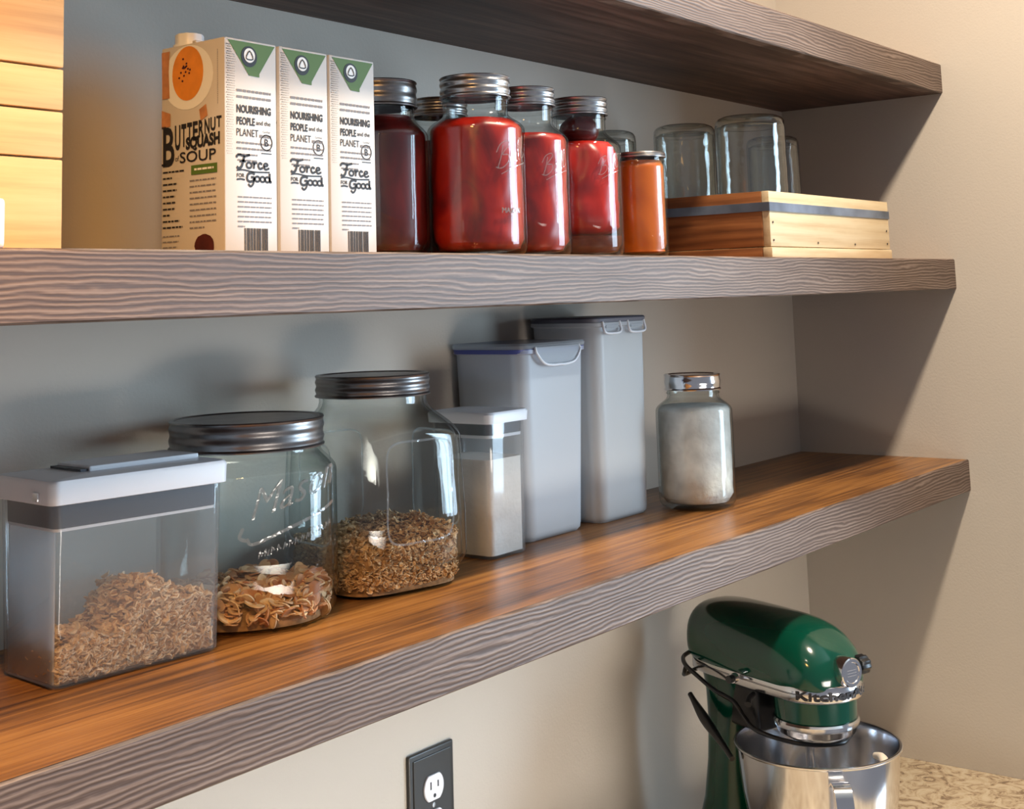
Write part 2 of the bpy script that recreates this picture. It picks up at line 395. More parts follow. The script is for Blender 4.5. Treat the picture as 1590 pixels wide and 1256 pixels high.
D = 0.30; T = 0.05
def shelf(z, label, left=-2.75):
    t = thing('floating_shelf', label, 'shelf', (0, 0, z), 0, None)
    # top board with softly eased front edge
    bm = bmesh.new(); add_box(bm, left, 0, -D + .0035, 0, -.013, 0, .0)
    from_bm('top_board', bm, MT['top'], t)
    # front board: hewn face with slightly wavy arrises
    n = 220; rings = []
    for i in range(n + 1):
        x = left + (0 - left) * i / n
        j = (noise.noise(Vector((x * 14, z * 3, 0))) * .0007, noise.noise(Vector((x * 14, z * 3, 7))) * .0007)
        y0 = -D; y1 = -D + .0195
        a = .0016
        rings.append([(x, y1, 0 - .0132), (x, y0 + .0035, -.0132), (x, y0 + .0035, j[0] * .3 + 0.0002), (x, y0 + a, 0.0001 + j[0] * .3), (x, y0, -a + j[0]), (x, y0 + j[1] * .4, -T / 2), (x, y0, -T + a + j[1]), (x, y0 + a, -T), (x, y1, -T)])
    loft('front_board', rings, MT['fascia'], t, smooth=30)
    bm = bmesh.new(); add_box(bm, left, 0, -D + .0196, 0, -T, -.0131, 0)
    from_bm('underside_board', bm, MT['under'], t)
    return t
shelf(0.6123 + T, 'top floating shelf of dark stained wood, its underside seen from below')
shelf(0.33, 'middle floating wood shelf at eye level carrying cartons, tomato jars and a crate')
shelf(0.0, 'lowest floating wood shelf with orange-brown top carrying clear food containers')

# granite countertop
ct = box('granite_countertop', -3.2, 0, -.66, 0, -.522, -.492, MT['granite'], bev=.004)
tag(ct, 'speckled beige granite countertop under the green stand mixer', 'countertop')

# ------------------------------------------------------------------ soup cartons
CW, CD_, CH = .0600, .083, .187
def script_strokes(ink, u, v, s, wd):
    """hand-lettered 'Force / for / Good' drawn as brush strokes; s = x-height scale"""
    def st(pts, k=1.0, closed=False): ink.stroke([(u + a * s, v + b * s * .70) for a, b in pts], wd * k, 6, closed)
    # F
    st([(.0, 2.75), (.05, 3.1), (.5, 3.25), (1.2, 3.1), (2.0, 3.35)], 1.1)
    st([(1.15, 3.1), (.95, 2.2), (.7, 1.35), (.3, 1.05), (0, 1.3)], 1.3)
    st([(.45, 2.15), (.9, 2.3), (1.35, 2.2)], 1.0)
    def o(x, y, r=.45): st([(x + r * math.cos(t) * .85, y + r * math.sin(t)) for t in [k * PI / 4 for k in range(8)]], 1.0, True)
    o(1.85, 1.65)
    st([(2.3, 2.0), (2.55, 2.15), (2.6, 1.6), (2.55, 1.15)], 1.1); st([(2.6, 1.75), (2.8, 2.1), (3.1, 2.1)])
    st([(3.85, 1.95), (3.5, 2.15), (3.25, 1.7), (3.5, 1.2), (3.95, 1.4)], 1.1)
    st([(4.1, 1.6), (4.65, 1.8), (4.6, 2.1), (4.25, 2.1), (4.1, 1.6), (4.4, 1.15), (4.95, 1.4)], 1.0)
    st([(.0, .72), (1.0, .85), (2.6, .62), (5.0, .72)], .7)
    ink.text('FOR', u + .0 * s, v - .25 * s, .45 * s, width=1.15 * s, bold=.02)
    st([(0, -.75), (.6, -.65), (1.2, -.75)], .8)
    # G o o d
    st([(2.7, .25), (2.3, .45), (1.7, .2), (1.55, -.6), (1.95, -1.0), (2.5, -.75), (2.6, -.3), (2.15, -.25)], 1.2)
    st([(2.6, -.3), (2.5, -1.2), (2.1, -1.75), (1.7, -1.4)], 1.0)
    o(3.1, -.5, .42); o(3.9, -.5, .42); o(4.65, -.5, .42)
    st([(5.0, .55), (5.0, -.3), (5.05, -.85), (5.3, -.8)], 1.2)
def make_carton():
    t = thing('soup_carton', '', 'carton')
    # box with folded top: slight shrink at the top rim and raised rear seam
    bm = bmesh.new(); add_box(bm, 0, CW, 0, CD_, 0, CH, .0016, 2)
    o = from_bm('carton_body', bm, MT['carton'], t); autosmooth(o, 40)
    bm = bmesh.new(); add_box(bm, .001, CW - .001, CD_ * .46, CD_ * .52, CH - .0003, CH + .0022, .0006, 1)
    from_bm('top_seam', bm, MT['carton'], t)
    lathe('screw_cap', [(0, 0), (.0145, 0), (.0145, .003), (.0125, .0035), (.0125, .0115), (.0118, .0128), (0, .0130)], MT['white_plastic'], t, 40, lambda a, z: 1 + (.02 * math.cos(a * 30) if .0032 < z < .014 else 0), loc=(.0175, .0660, CH - .0003))
    e = .00035
    front = lambda u, v, z=0: (u, -e, v)
    side = lambda u, v, z=0: (-e, CD_ - u, v)
    rnd = random.Random(4)
    # --- narrow front face
    g = Ink(); g.poly([(.0035, CH - .002), (CW - .002, CH - .002), (CW * .66, CH - .0285), (CW * .66, CH - .0315), (CW * .46, CH - .031)])
    gp = g.build('green_flap_print', front, MT['green_ink'], t)
    k = Ink(); k.disc(.0275, CH - .0145, .0092)
    front2 = lambda u, v, z=0: (u, -e * 2, v)
    k.build('round_seal', front2, MT['ink'], gp)
    k = Ink(); k.disc(.0275, CH - .0135, .0064)
    k.build('seal_centre', lambda u, v, z=0: (u, -e * 3, v), MT['white_ink'], gp)
    k = Ink(); k.stroke([(.0275, CH - .0095), (.0315, CH - .0165), (.0235, CH - .0165)], .0011, 3, True)
    k.build('seal_mark', lambda u, v, z=0: (u, -e * 4, v), MT['ink'], gp)
    k = Ink()
    k.text('NOURISHING', .0130, CH - .0640, .0066, width=.040, bold=.045)
    k.text('PEOPLE', .0130, CH - .0745, .0066, width=.021, bold=.035); k.text('and the', .0355, CH - .0735, .0040, width=.017, bold=.01)
    k.text('PLANET', .0130, CH - .0845, .0068, width=.025, bold=.0)
    k.ring(.0475, .0985, .0062, .0072); k.text('B', .0475, .0953, .0068, align='c', bold=.01); k.text('Certified', .0475, .1070, .0018, align='c'); k.rect(.0415, .0535, .0885, .0893)
    script_strokes(k, .0130, .0688, .0076, .00185)
    x = .0215
    while x < .0480:
        wdt = rnd.choice([.0005, .0009, .0013, .0017]); k.rect(x, x + wdt, .0040, .0235); x += wdt + rnd.choice([.0005, .0006, .0009])
    k.build('black_lettering', front, MT['ink'], t)
    k = Ink()
    for v, a, b in ((.0460, 0, 1), (.0515, 0, 1)): k.lines(.0130, .0530, CH - v, .0020, rnd)
    k.lines(.0395, .0530, CH - .0845, .0026, rnd)
    for v in (.0910, .0960): k.lines(.0130, .0530, CH - v, .0016, rnd)
    for v in (.1010, .1060): k.lines(.0140, .0370, CH - v, .0013, rnd)
    for i in range(7): k.lines(.0140, (.0530 if i < 6 else .022), .0485 - i * .0042 + .001, .0011, rnd)
    k.text('1 234567 890', .0215, .0012, .0022, width=.0265)
    k.build('small_print', front, MT['grey_ink'], t)
    k = Ink()
    for r in range(46):
        for c in range(7):
            f = 1 - (r / 46) * .4 - c * .07
            if c > 6.5 - r * .07: continue
            q = .00055 * f; u = .0022 + c * .0016 + (r % 2) * .0008; v = CH - .006 - r * .0021
            if u < .0035 + (CH - .006 - v) * .0 and c == 0 or True:
                if CH - v < .030 and u > .0035 + (CH - .002 - v) * .55: continue
                k.disc(u, v, q, n=6)
    k.build('halftone_dots', front, MT['ink'], t)
    # --- wide side face (u from rear to front)
    k = Ink(); k.disc(.036, CH - .030, .033, .0285, 32); k.build('white_plate_print', side, MT['white_ink'], t)
    s2 = lambda u, v, z=0: (-2 * e, CD_ - u, v); s3 = lambda u, v, z=0: (-3 * e, CD_ - u, v)
    k = Ink(); k.disc(.036, CH - .0265, .0205, .0240, 34); k.build('squash_soup_print', s2, MT['orange_ink'], t)
    k = Ink()
    for i in range(16): k.disc(.034 + rnd.gauss(0, .0038), CH - .0235 + rnd.gauss(0, .0055), .0013, .0010, 6)
    k.build('pumpkin_seed_print', s3, MT['maroon_ink'], t)
    k = Ink(); k.poly([(.0010, CH - .004), (.012, CH - .004), (.0105, CH - .022), (.012, CH - .046), (.002, CH - .046)]); k.poly([(.0012, CH - .056), (.013, CH - .060), (.013, CH - .071), (.0012, CH - .072)]); k.poly([(.051, CH - .060), (.060, CH - .056), (.062, CH - .066), (.053, CH - .070)])
    k.build('bread_print', s2, MT['tan_ink'], t)
    k = Ink()
    k.text('B', .003, .0815, .0350, width=.0155, bold=.02); k.rect(.0012, .0070, .0815, .0835); k.rect(.0012, .0070, .1146, .1165)
    uu = .0190; word = 'UTTERNUT'
    for i, ch in enumerate(word):
        bot = .0950 + i * .0021; top = .1165 + i * .0004; wd_ = .0072 if i else .0082
        k.text(ch, uu, bot, top - bot, width=wd_ * .9, bold=.03); uu += wd_ + .0004
    k.text('SQUASH', .0335, .0940, .0100, width=.0440, bold=.05, rise=.04)
    k.text('SOUP', .0255, .0825, .0098, width=.0470, bold=.01, rise=.0); k.text('of', .0195, .0845, .0050, width=.005)
    for i in range(10): k.lines(.0030, .0030 + (.028, .012, .019, .0185, .016, .0165, .0155, .009, .022, .0262)[i], .0750 - i * .0054, .0014, rnd)
    k.build('soup_name_lettering', s2, MT['ink'], t)
    k = Ink(); k.rect(.0405, .0740, .0710, .0792); k.build('green_banner_print', s2, MT['green_ink'], t)
    k = Ink(); k.lines(.0450, .0700, .0745, .0018, rnd); k.build('banner_lettering', s3, MT['white_ink'], t)
    k = Ink()
    for i in range(9): k.lines(.0385, .0725 - (i == 8) * .015, .0655 - i * .0051, .0011, rnd)
    for i in range(4): k.lines(.0030, .0260 - i * .002, .0190 - i * .0048, .0010, rnd)
    for i in range(30): k.rect(.0745, .0752, CH - .010 - i * .0016, CH - .0107 - i * .0016)
    k.build('small_print', s2, MT['grey_ink'], t)
    k = Ink(); k.disc(.0575, .0095, .0125, .0100, 22, .06, 3); k.build('chestnut_print', s2, MT['maroon_ink'], t)
    return t
def copy_tree(root, loc, rotz, label):
    r = root.copy(); COL.objects.link(r); r.location = loc; r.rotation_euler = (0, 0, rotz); r['label'] = label
    for ch in list(root.children):
        c = ch.copy(); COL.objects.link(c); c.parent = r
        for g_ in ch.children:
            d = g_.copy(); COL.objects.link(d); d.parent = c
    return r
c0 = make_carton(); c0.location = (-1.5150, -.2110, .3303); c0.rotation_euler = (0, 0, math.radians(.5))
c0['label'] = 'front-left soup carton showing its wide side with orange soup picture and white cap'; c0['group'] = 'soup cartons on the middle shelf'
copy_tree(c0, (-1.4515, -.2105, .3303), math.radians(-.3), 'middle of the three white soup cartons, between the other two')
copy_tree(c0, (-1.3890, -.2110, .3303), math.radians(-.6), 'soup carton at the right end of the row of three, next to the tomato jars')

# ------------------------------------------------------------------ jars
def wrap(name, ink, r, ang0, mat, parent, off=.0004, depth=.0):
    """(u,v) -> cylinder of radius r; u=0 at angle ang0 and running counter-clockwise as seen from outside"""
    return new_obj(name, [((r + off + z) * math.cos(ang0 + u / r), (r + off + z) * math.sin(ang0 + u / r), v) for u, v, z in ink.V], ink.F, mat, parent)
def jar_profile(R, h, rn, shoulder, neck, foot=.010, t=.0028, base=.006):
    """outer then inner wall; R body radius, rn neck radius"""
    out = [(0, .0025), (R * .55, .0022), (R * .74, 0), (R * .80, 0.0003), (R * .93, foot * .35), (R * .985, foot * .8), (R, foot * 1.5)]
    out += [(R, shoulder * .5), (R, shoulder)]
    n = 8
    for i in range(1, n + 1):
        q = i / n
        z = shoulder + (neck - shoulder) * q
        s = .5 * (1 + math.cos(PI * q ** 1.25))
        out.append((rn + (R - rn) * s, z))
    out += [(rn, neck + .002), (rn, h)]
    inn = [(max(r - t, 0), z) for r, z in out[4:]]
    inn = [(0, base), (R * .6, base), (R * .82, base + .002), (R * .93 - t, base + foot * .6)] + inn[2:]
    return out + inn[::-1]
def band_profile(r, h0, h, ridges=2, rim=.0012):
    """screw band around the neck and rolled top with a sealing disc"""
    p = [(r - .0012, h0), (r + .0012, h0), (r + .0016, h0 + .0012), (r + .0004, h0 + .0024)]
    n = 10 * ridges; body = h - h0 - .006
    for i in range(n + 1):
        q = i / n
        p.append((r + .0011 * (0.5 - .5 * math.cos(2 * PI * ridges * q)), h0 + .0030 + body * q))
    p += [(r + .0006, h - .0022), (r + .0012, h - .0010), (r + .0004, h), (r - .0035, h), (r - .0045, h - .0010), (0, h - .0004)]
    return p
def mason_jar(label, loc, R, h, rn, neck_f=.83, shoulder_f=.70, rotz=0, lid=True, ridges=2, glassm='glass', flip=False, shape=None, lidm='zinc', lidh=.020, group=None, word=None, word_z=.6, word_ang=0, seg=72, lid_over=.0022, nm='mason_jar', ring_thin=False, base=.006):
    t = thing(nm, label, 'jar', loc, rotz, group)
    pr = jar_profile(R, h - (.002 if lid else 0), rn, h * shoulder_f, h * neck_f, base=base)
    if flip: pr = [(r, h - z) for r, z in pr]
    g = lathe('glass_body', pr, MT[glassm], t, seg, shape, smooth=50)
    if not lid:
        # threads near the mouth
        for zz in (.004, .009):
            z = zz if flip else h - zz
            lathe('screw_thread', [(rn - .0002, z - .0012), (rn + .0013, z), (rn - .0002, z + .0012)], MT[glassm], t, 48)
    if lid:
        lathe('screw_lid', band_profile(rn + lid_over, h - lidh, h + .0012, ridges), MT[lidm], t, 96)
        lathe('neck_bead', [(rn - .0003, h - lidh - .006), (rn + .0014, h - lidh - .0046), (rn + .0014, h - lidh - .0036), (rn - .0003, h - lidh - .0024)], MT['glass'], t, 64)
    if word:
        k = Ink()
        if word[0][0] == 'Ball':
            _, u, v, q, _w, _s, _r = word[0]; q = q / .026
            def st(pts, wd=.0013, cl=False): k.stroke([(u + a * .001 * q, v + b * .001 * q + a * .00035 * q) for a, b in pts], wd * q, 6, cl, z=.0007)
            st([(4, 0), (8, 10), (11, 22)]); st([(3, 17), (8, 24), (16, 25), (18, 20), (10, 13), (17, 10), (17, 3), (9, -1), (2, 2)])
            st([(27, 8), (22, 9), (20, 4), (22, 0), (26, 3), (28, 9), (28, 1), (30, 0)]); st([(32, 4), (36, 20), (34, 22), (32, 14), (32, 2), (35, 0)]); st([(37, 4), (41, 20), (39, 22), (37, 14), (37, 2), (41, 1), (44, 4)])
            st([(8, -7), (24, -5), (44, -6)], .0011)
            word = word[1:]
        for (s, u, v, hh, wd, shear, rise) in word:
            k.text(s, u, v, hh, width=wd, shear=shear, rise=rise, extrude=.0008, bold=-.004)
        wrap('embossed_lettering', k, R, word_ang, MT['emboss'], t)
    return t
def solid_fill(name, label, cat, loc, prof, mat, seg=56, shape=None, lump=0, seed=0, kind='stuff', smooth=60, rotz=0, group=None):
    V, F = lathe_data(prof, seg, shape)
    if lump:
        V = [tuple(Vector(v) + Vector((v[0], v[1], 0)).normalized() * (-abs(noise.noise(Vector(v) * 38 + Vector((seed, 0, 0)))) * lump)) if (v[0] ** 2 + v[1] ** 2) > 1e-6 else v for v in V]
    o = new_obj(name, V, F, mat, loc=loc, rotz=rotz)
    bm = bmesh.new(); bm.from_mesh(o.data); bmesh.ops.remove_doubles(bm, verts=bm.verts, dist=1e-6)
    bmesh.ops.recalc_face_normals(bm, faces=bm.faces); bm.to_mesh(o.data); bm.free(); autosmooth(o, smooth)
    tag(o, label, cat, group, kind); return o
def fill_prof(R, h, rn, shoulder_f, neck_f, top, base=.0068, gap=.0031):
    full = jar_profile(R, h, rn, h * shoulder_f, h * neck_f)
    n = len(full) // 2
    pr = [(0, base), (R * .6, base), (R * .84, base + .002), (R * .93 - gap, base + .006), (R - gap, .019)]
    z = .019
    while z < min(top, h * shoulder_f): pr.append((R - gap, z)); z += .008
    if top > h * shoulder_f:
        m_ = 6
        for i in range(m_ + 1):
            zz = h * shoulder_f + (top - h * shoulder_f) * i / m_
            q = (zz - h * shoulder_f) / (h * (neck_f - shoulder_f)); q = min(q, 1)
            s = .5 * (1 + math.cos(PI * q ** 1.25)); pr.append((rn + (R - rn) * s - gap, zz))
    else: pr.append((R - gap, top))
    r_ = pr[-1][0]
    pr += [(r_ * .7, top + .0006), (r_ * .3, top + .001), (0, top + .001)]
    return pr
FACE = math.radians(218)   # direction from the shelves towards the viewer
G1 = 'canning jars of tomatoes on the middle shelf'
Z2 = .3303
# big half-gallon jar of tomatoes
R_, h_, rn_ = .0520, .190, .0345
BALL = lambda s: [('Ball', -.022 * s, .088 * s, .026 * s, .038 * s, .35, .35), ('MASON', -.014 * s, .044 * s, .006 * s, .024 * s, 0, 0)]
mason_jar('largest jar of red stewed tomatoes, tall with silver screw lid', (-1.159, -.200, Z2), R_, h_, rn_, .80, .70, group=G1, word=BALL(1), word_ang=math.radians(262), lidh=.021)
solid_fill('stewed_tomatoes', 'red stewed tomatoes filling the largest canning jar', 'tomatoes', (-1.159, -.200, Z2), fill_prof(R_, h_, rn_, .70, .80, .145), MT['tomato'], lump=.0035, seed=3)
R_, h_, rn_ = .0485, .190, .0310
mason_jar('medium tomato jar with silver lid between the largest jar and the brightest red one', (-1.052, -.187, Z2), R_, h_, rn_, .80, .68, group=G1, word=[('Ball', -.020, .088, .022, .032, .35, .35)], word_ang=math.radians(257), lidh=.019)
solid_fill('tomato_pieces', 'red tomato pieces inside the middle canning jar', 'tomatoes', (-1.052, -.187, Z2), fill_prof(R_, h_, rn_, .68, .80, .138), MT['tomato'], lump=.006, seed=9)
mason_jar('bright red tomato jar with silver lid beside the short amber jar', (-.940, -.185, Z2), R_, h_, rn_, .80, .68, group=G1, word=[('Ball', -.020, .095, .020, .030, .35, .3)], word_ang=math.radians(259), lidh=.019)
# whole tomatoes packed in clear juice
rt = random.Random(2)
solid_fill('tomato_juice', 'thin brownish juice at the bottom of the bright red tomato jar', 'juice', (-.940, -.185, Z2), fill_prof(R_, h_, rn_, .68, .80, .026), MT['juice'], seed=5)
pp = [(0, .0285), (.026, .0285), (.038, .031), (.0435, .037), (.0450, .050)] + [(.0452, .05 + .008 * i) for i in range(1, 9)] + [(.0440, .124), (.0410, .132), (.0350, .138), (.020, .140), (0, .140)]
solid_fill('peeled_tomatoes', 'bright red peeled tomatoes packed in the jar beside the amber jar', 'tomatoes', (-.940, -.185, Z2), pp, MT['tomato_skin'], lump=.008, seed=14)
def tomato(loc, r, seed, label):
    bm = bmesh.new(); bmesh.ops.create_uvsphere(bm, u_segments=32, v_segments=20, radius=1)
    for v in bm.verts:
        a = math.atan2(v.co.y, v.co.x); pole = abs(v.co.z)
        k = 1 + .04 * math.cos(5 * a + seed) * (pole ** 2) - .10 * max(0, v.co.z - .8) + .05 * noise.noise(v.co * 1.7 + Vector((seed, 0, 0)))
        v.co = Vector((v.co.x * k, v.co.y * k, v.co.z * .82 * k)) * r
    o = from_bm('whole_tomato', bm, MT['dark_tomato'], smooth=True, loc=loc); return tag(o, label, 'tomato')
tomato((-.944, -.187, Z2 + .1525), .0235, 1.1, 'whole dark red tomato on top in the bright red jar, just under the lid')
# dark jar behind the cartons
R_, h_, rn_ = .0500, .184, .0360
mason_jar('dark tomato sauce jar half hidden behind the last soup carton', (-1.238, -.135, Z2), R_, h_, rn_, .80, .68, group=G1, lidm='dzinc', lidh=.026, ridges=2)  # darker lid metal here: shade behind the cartons put into the colour
solid_fill('dark_tomato_sauce', 'dark red tomato sauce in the jar behind the soup cartons', 'sauce', (-1.238, -.135, Z2), fill_prof(R_, h_, rn_, .68, .80, .148), MT['dark_tomato'], seed=1)
R_, h_, rn_ = .0460, .190, .0310
mason_jar('rearmost tomato jar by the wall, only its lid shows behind the largest jar', (-1.065, -.070, Z2), R_, h_, rn_, .80, .68, group=G1, lidh=.019)
solid_fill('tomato_puree', 'tomato puree in the rearmost canning jar by the wall', 'sauce', (-1.065, -.070, Z2), fill_prof(R_, h_, rn_, .68, .80, .140), MT['tomato'], seed=2)
# amber jam jar
R_, h_, rn_ = .0335, .130, .0310
mason_jar('short amber jam jar with thin gold rim beside the wooden crate', (-.838, -.203, Z2), R_, h_, rn_, .93, .86, lidh=.005, ridges=1, nm='jam_jar', lid_over=.0012, word=[('Jam', -.012, .058, .018, .022, .3, .3)] and None)
solid_fill('apricot_jam', 'orange apricot coloured jam filling the short jar', 'jam', (-.838, -.203, Z2), fill_prof(R_, h_, rn_, .86, .93, .121), MT['apricot'], seed=2)

# ------------------------------------------------------------------ wooden crate with upturned jars
cr = thing('wooden_crate', 'shallow pine crate with a metal strap holding upturned empty jars', 'crate', (-.412, -.160, Z2), 0)
cx0, cx1, cy0, cy1 = -.208, .208, -.110, .110; wt = .011; chh = .090
def plank(name, x0, x1, y0, y1, z0, z1, m, bev=.0012): return box(name, x0, x1, y0, y1, z0, z1, MT[m], cr, bev, 2)
plank('front_board', cx0 + .0005, cx1, cy0, cy0 + wt, .0155, chh, 'pine')
plank('back_board', cx0 + .0005, cx1, cy1 - wt, cy1, .0155, chh, 'pine')
plank('end_board', cx0, cx0 + wt - .001, cy0 + wt + .0002, cy1 - wt - .0002, .0155, chh, 'pine_shaded')
plank('end_board', cx1 - wt, cx1, cy0 + wt + .0002, cy1 - wt - .0002, .0155, chh, 'pine_shaded')
plank('base_end_shaded', cx0 - .001, cx0 + .0115, cy0 + .0125, cy1 + .001, 0, .0145, 'pine_shaded', .0015)  # end of the base board, split off to take the shaded colour
plank('base_board', cx0 + .012, cx1 + .002, cy0 + .0125, cy1 + .001, 0, .0145, 'pine', .0015)
plank('front_cleat', cx0 - .001, cx1 + .002, cy0 - .002, cy0 + .012, 0, .0145, 'pine', .0015)
# a split on the lower arris and nail heads
for (nx, nz) in ((-.20, .024), (-.20, .048), (.196, .024), (.196, .044), (-.06, .022), (.07, .0215)):
    lathe('nail_head', [(0, 0), (.0016, 0), (.0014, .0006), (0, .0008)], MT['plate'], cr, 12, loc=(nx, cy0 - .0006, nz)).rotation_euler = (PI / 2, 0, 0)
# strap: frame ring around the crate
def strap(z0, z1):
    e = .0012
    rings = []
    pts = [(cx0 - e, cy0 - e), (cx1 + e, cy0 - e), (cx1 + e, cy1 + e), (cx0 - e, cy1 + e)]
    V = []; 
    for (x, y) in pts: V += [(x, y, z0), (x, y, z1)]
    for (x, y) in [(cx0 - .0001, cy0 - .0001), (cx1 + .0001, cy0 - .0001), (cx1 + .0001, cy1 + .0001), (cx0 - .0001, cy1 + .0001)]: V += [(x, y, z0), (x, y, z1)]
    F = []
    for i in range(4):
        j = (i + 1) % 4; a, b, c, d = 2 * i, 2 * j, 2 * j + 1, 2 * i + 1
        F += [(a, b, c, d), (a + 8, d + 8, c + 8, b + 8), (d, c, c + 8, d + 8), (a, a + 8, b + 8, b)]
    return new_obj('metal_strap', V, F, MT['strap'], cr)
MT['strap'] = pbr('blued_steel_strap', lin((112, 124, 142)), .38, metal=.5, noise_amt=.7, nscale=11)
strap(.063, .075)
G2 = 'upturned empty jars around the crate'
ZC = Z2 + .0148
def empty_jar(label, x, y, R, h, z=ZC, rn=None, seed=0):
    return mason_jar(label, (x, y, z), R, h, rn or R * .76, .84, .74, lid=False, glassm='glass_thick', flip=True, group=G2, nm='glass_jar', base=.010,
                     shape=lambda a, zz: 1 + .006 * math.sin(a * 8 + seed) * (1 if .05 < zz < h - .03 else 0))
empty_jar('largest upturned clear jar at the front corner of the crate', -.538, -.206, .0495, .189)
empty_jar('upturned clear jar at the back left of the crate, behind the largest one', -.556, -.109, .0450, .184, seed=1)
empty_jar('upturned clear jar furthest right in the crate, partly behind the largest one', -.288, -.118, .0420, .186, seed=2)
empty_jar('clear upturned jar standing on the shelf behind the amber jar, left of the crate', -.672, -.050, .0410, .186, z=Z2, seed=3)

# ------------------------------------------------------------------ pale wooden hutch on the left of the middle shelf
hb = thing('plank_cabinet', 'pale pine plank cabinet glowing amber at the left end of the middle shelf', 'cabinet', (-1.80, -.12, Z2))
HX1 = .124; HX0 = -.36; HF = -.095; HT = .268
box('cabinet_body', HX0, HX1 - .002, HF + .010, .10, 0, HT, MT['amber_pine'], hb, .001)
zs = [(0.0015, .0700), (.0715, .1060), (.1075, .1385), (.140, .203), (.2045, .266)]
for i, (a, b) in enumerate(zs):
    box('front_plank', -.012, HX1, HF, HF + .0098, a, b, MT['amber_pine'], hb, .0013)
box('corner_post', -.034, -.0125, HF - .004, HF + .0098, .001, .266, MT['amber_pine'], hb, .003)
box('front_plank', HX0, -.0345, HF, HF + .0098, .001, .266, MT['amber_pine'], hb, .0013)
for z in (.1390, .2035):
    tube('cord_tie', [(-.036, HF - .0042, z), (-.03, HF - .0058, z + .0008), (-.015, HF - .0058, z), (-.010, HF - .002, z)], .0012, MT['plate'], hb, 8, 4)
# small white box with round dark knob
wb = thing('white_box', 'small white box with a round dark opening at the left edge of the middle shelf', 'box', (-1.800, -.258, Z2))
box('box_body', -.05, .038, -.02, .030, 0, .034, MT['white_plastic'], wb, .004, 3)
lathe('round_window', [(0, 0), (.0095, 0), (.0095, .0015), (.0065, .0018), (.006, .0008), (0, .0008)], MT['black'], wb, 32, loc=(.022, -.0201, .019)).rotation_euler = (PI / 2, 0, 0)

# ------------------------------------------------------------------ lower shelf: containers
Z1 = .0003
def rrect(w_, d_, r, n=6):
    P = []
    for (cx_, cy_, a0) in ((w_ / 2 - r, d_ / 2 - r, 0), (-w_ / 2 + r, d_ / 2 - r, PI / 2), (-w_ / 2 + r, -d_ / 2 + r, PI), (w_ / 2 - r, -d_ / 2 + r, 1.5 * PI)):
        for k in range(n + 1):
            a = a0 + PI / 2 * k / n; P.append((cx_ + r * math.cos(a), cy_ + r * math.sin(a)))
    return P
def rr_shell(name, levels, t, mat, parent, n=6, floor=.003, solid=False):
    """levels: (z, w, d, r) from the bottom up; double wall, open top"""
    rings = []
    z, w_, d_, r = levels[0]
    rings.append([(x * .02, y * .02, z) for x, y in rrect(w_, d_, r, n)])
    for (z, w_, d_, r) in levels: rings.append([(x, y, z) for x, y in rrect(w_, d_, r, n)])
    if not solid:
        for (z, w_, d_, r) in levels[::-1]:
            zz = max(z, levels[0][0] + floor)
            rings.append([(x, y, zz) for x, y in rrect(w_ - 2 * t, d_ - 2 * t, max(r - t, .001), n)])
        rings.append([(x * .02, y * .02, levels[0][0] + floor) for x, y in rrect(levels[0][1], levels[0][2], levels[0][3], n)])
    else:
        z, w_, d_, r = levels[-1]; rings.append([(x * .02, y * .02, z) for x, y in rrect(w_, d_, r, n)])
    return loft(name, rings, mat, parent, smooth=45)
# -- wide clear container with flip lid and oats
def flakes(name, label, cat, loc, rotz, inside, height, count, size, mat, seed, bed, parent_z=0, flat=.25, group=None, sides=7, bend=.25, fl=.0078):
    """countless flakes: bent little discs strewn through the upper layer and along the walls"""
    rnd = random.Random(seed); V, F = [], []
    bv, bf = bed; V += bv; F += bf; nb = len(bf)
    n = 0; tries = 0
    while n < count and tries < count * 30:
        tries += 1
        p = inside(rnd)
        if p is None: continue
        x, y, edge = p
        H = height(x, y)
        z = (H + rnd.uniform(-.003, .004)) if not edge else rnd.uniform(fl + size * .3, max(fl + .002 + size * .3, H + .002))
        z = max(z, fl + size * .3)
        s = size * rnd.uniform(.65, 1.25)
        rot = Matrix.Rotation(rnd.uniform(0, 2 * PI), 3, 'Z') @ Matrix.Rotation(rnd.gauss(0, .7 if not edge else 1.3), 3, 'X') @ Matrix.Rotation(rnd.uniform(0, 2 * PI), 3, 'Z')
        m_ = sides; b = len(V); el = rnd.uniform(.6, 1)
        for layer in (0, 1):
            for k in range(m_):
                a = 2 * PI * k / m_; q = Vector((s * math.cos(a), s * el * math.sin(a), s * bend * math.cos(2 * a) + (layer - .5) * s * flat))
                q = rot @ q; V.append((x + q.x, y + q.y, z + q.z))
        F.append(tuple(b + k for k in range(m_))[::-1]); F.append(tuple(b + m_ + k for k in range(m_)))
        for k in range(m_): F.append((b + k, b + (k + 1) % m_, b + m_ + (k + 1) % m_, b + m_ + k))
        n += 1
    o = new_obj(name, V, F, mat, loc=loc, rotz=rotz)
    o.data.materials.append(MT['oat_bed'])
    for i in range(nb): o.data.polygons[i].material_index = 1
    tag(o, label, cat, group, 'stuff'); return o
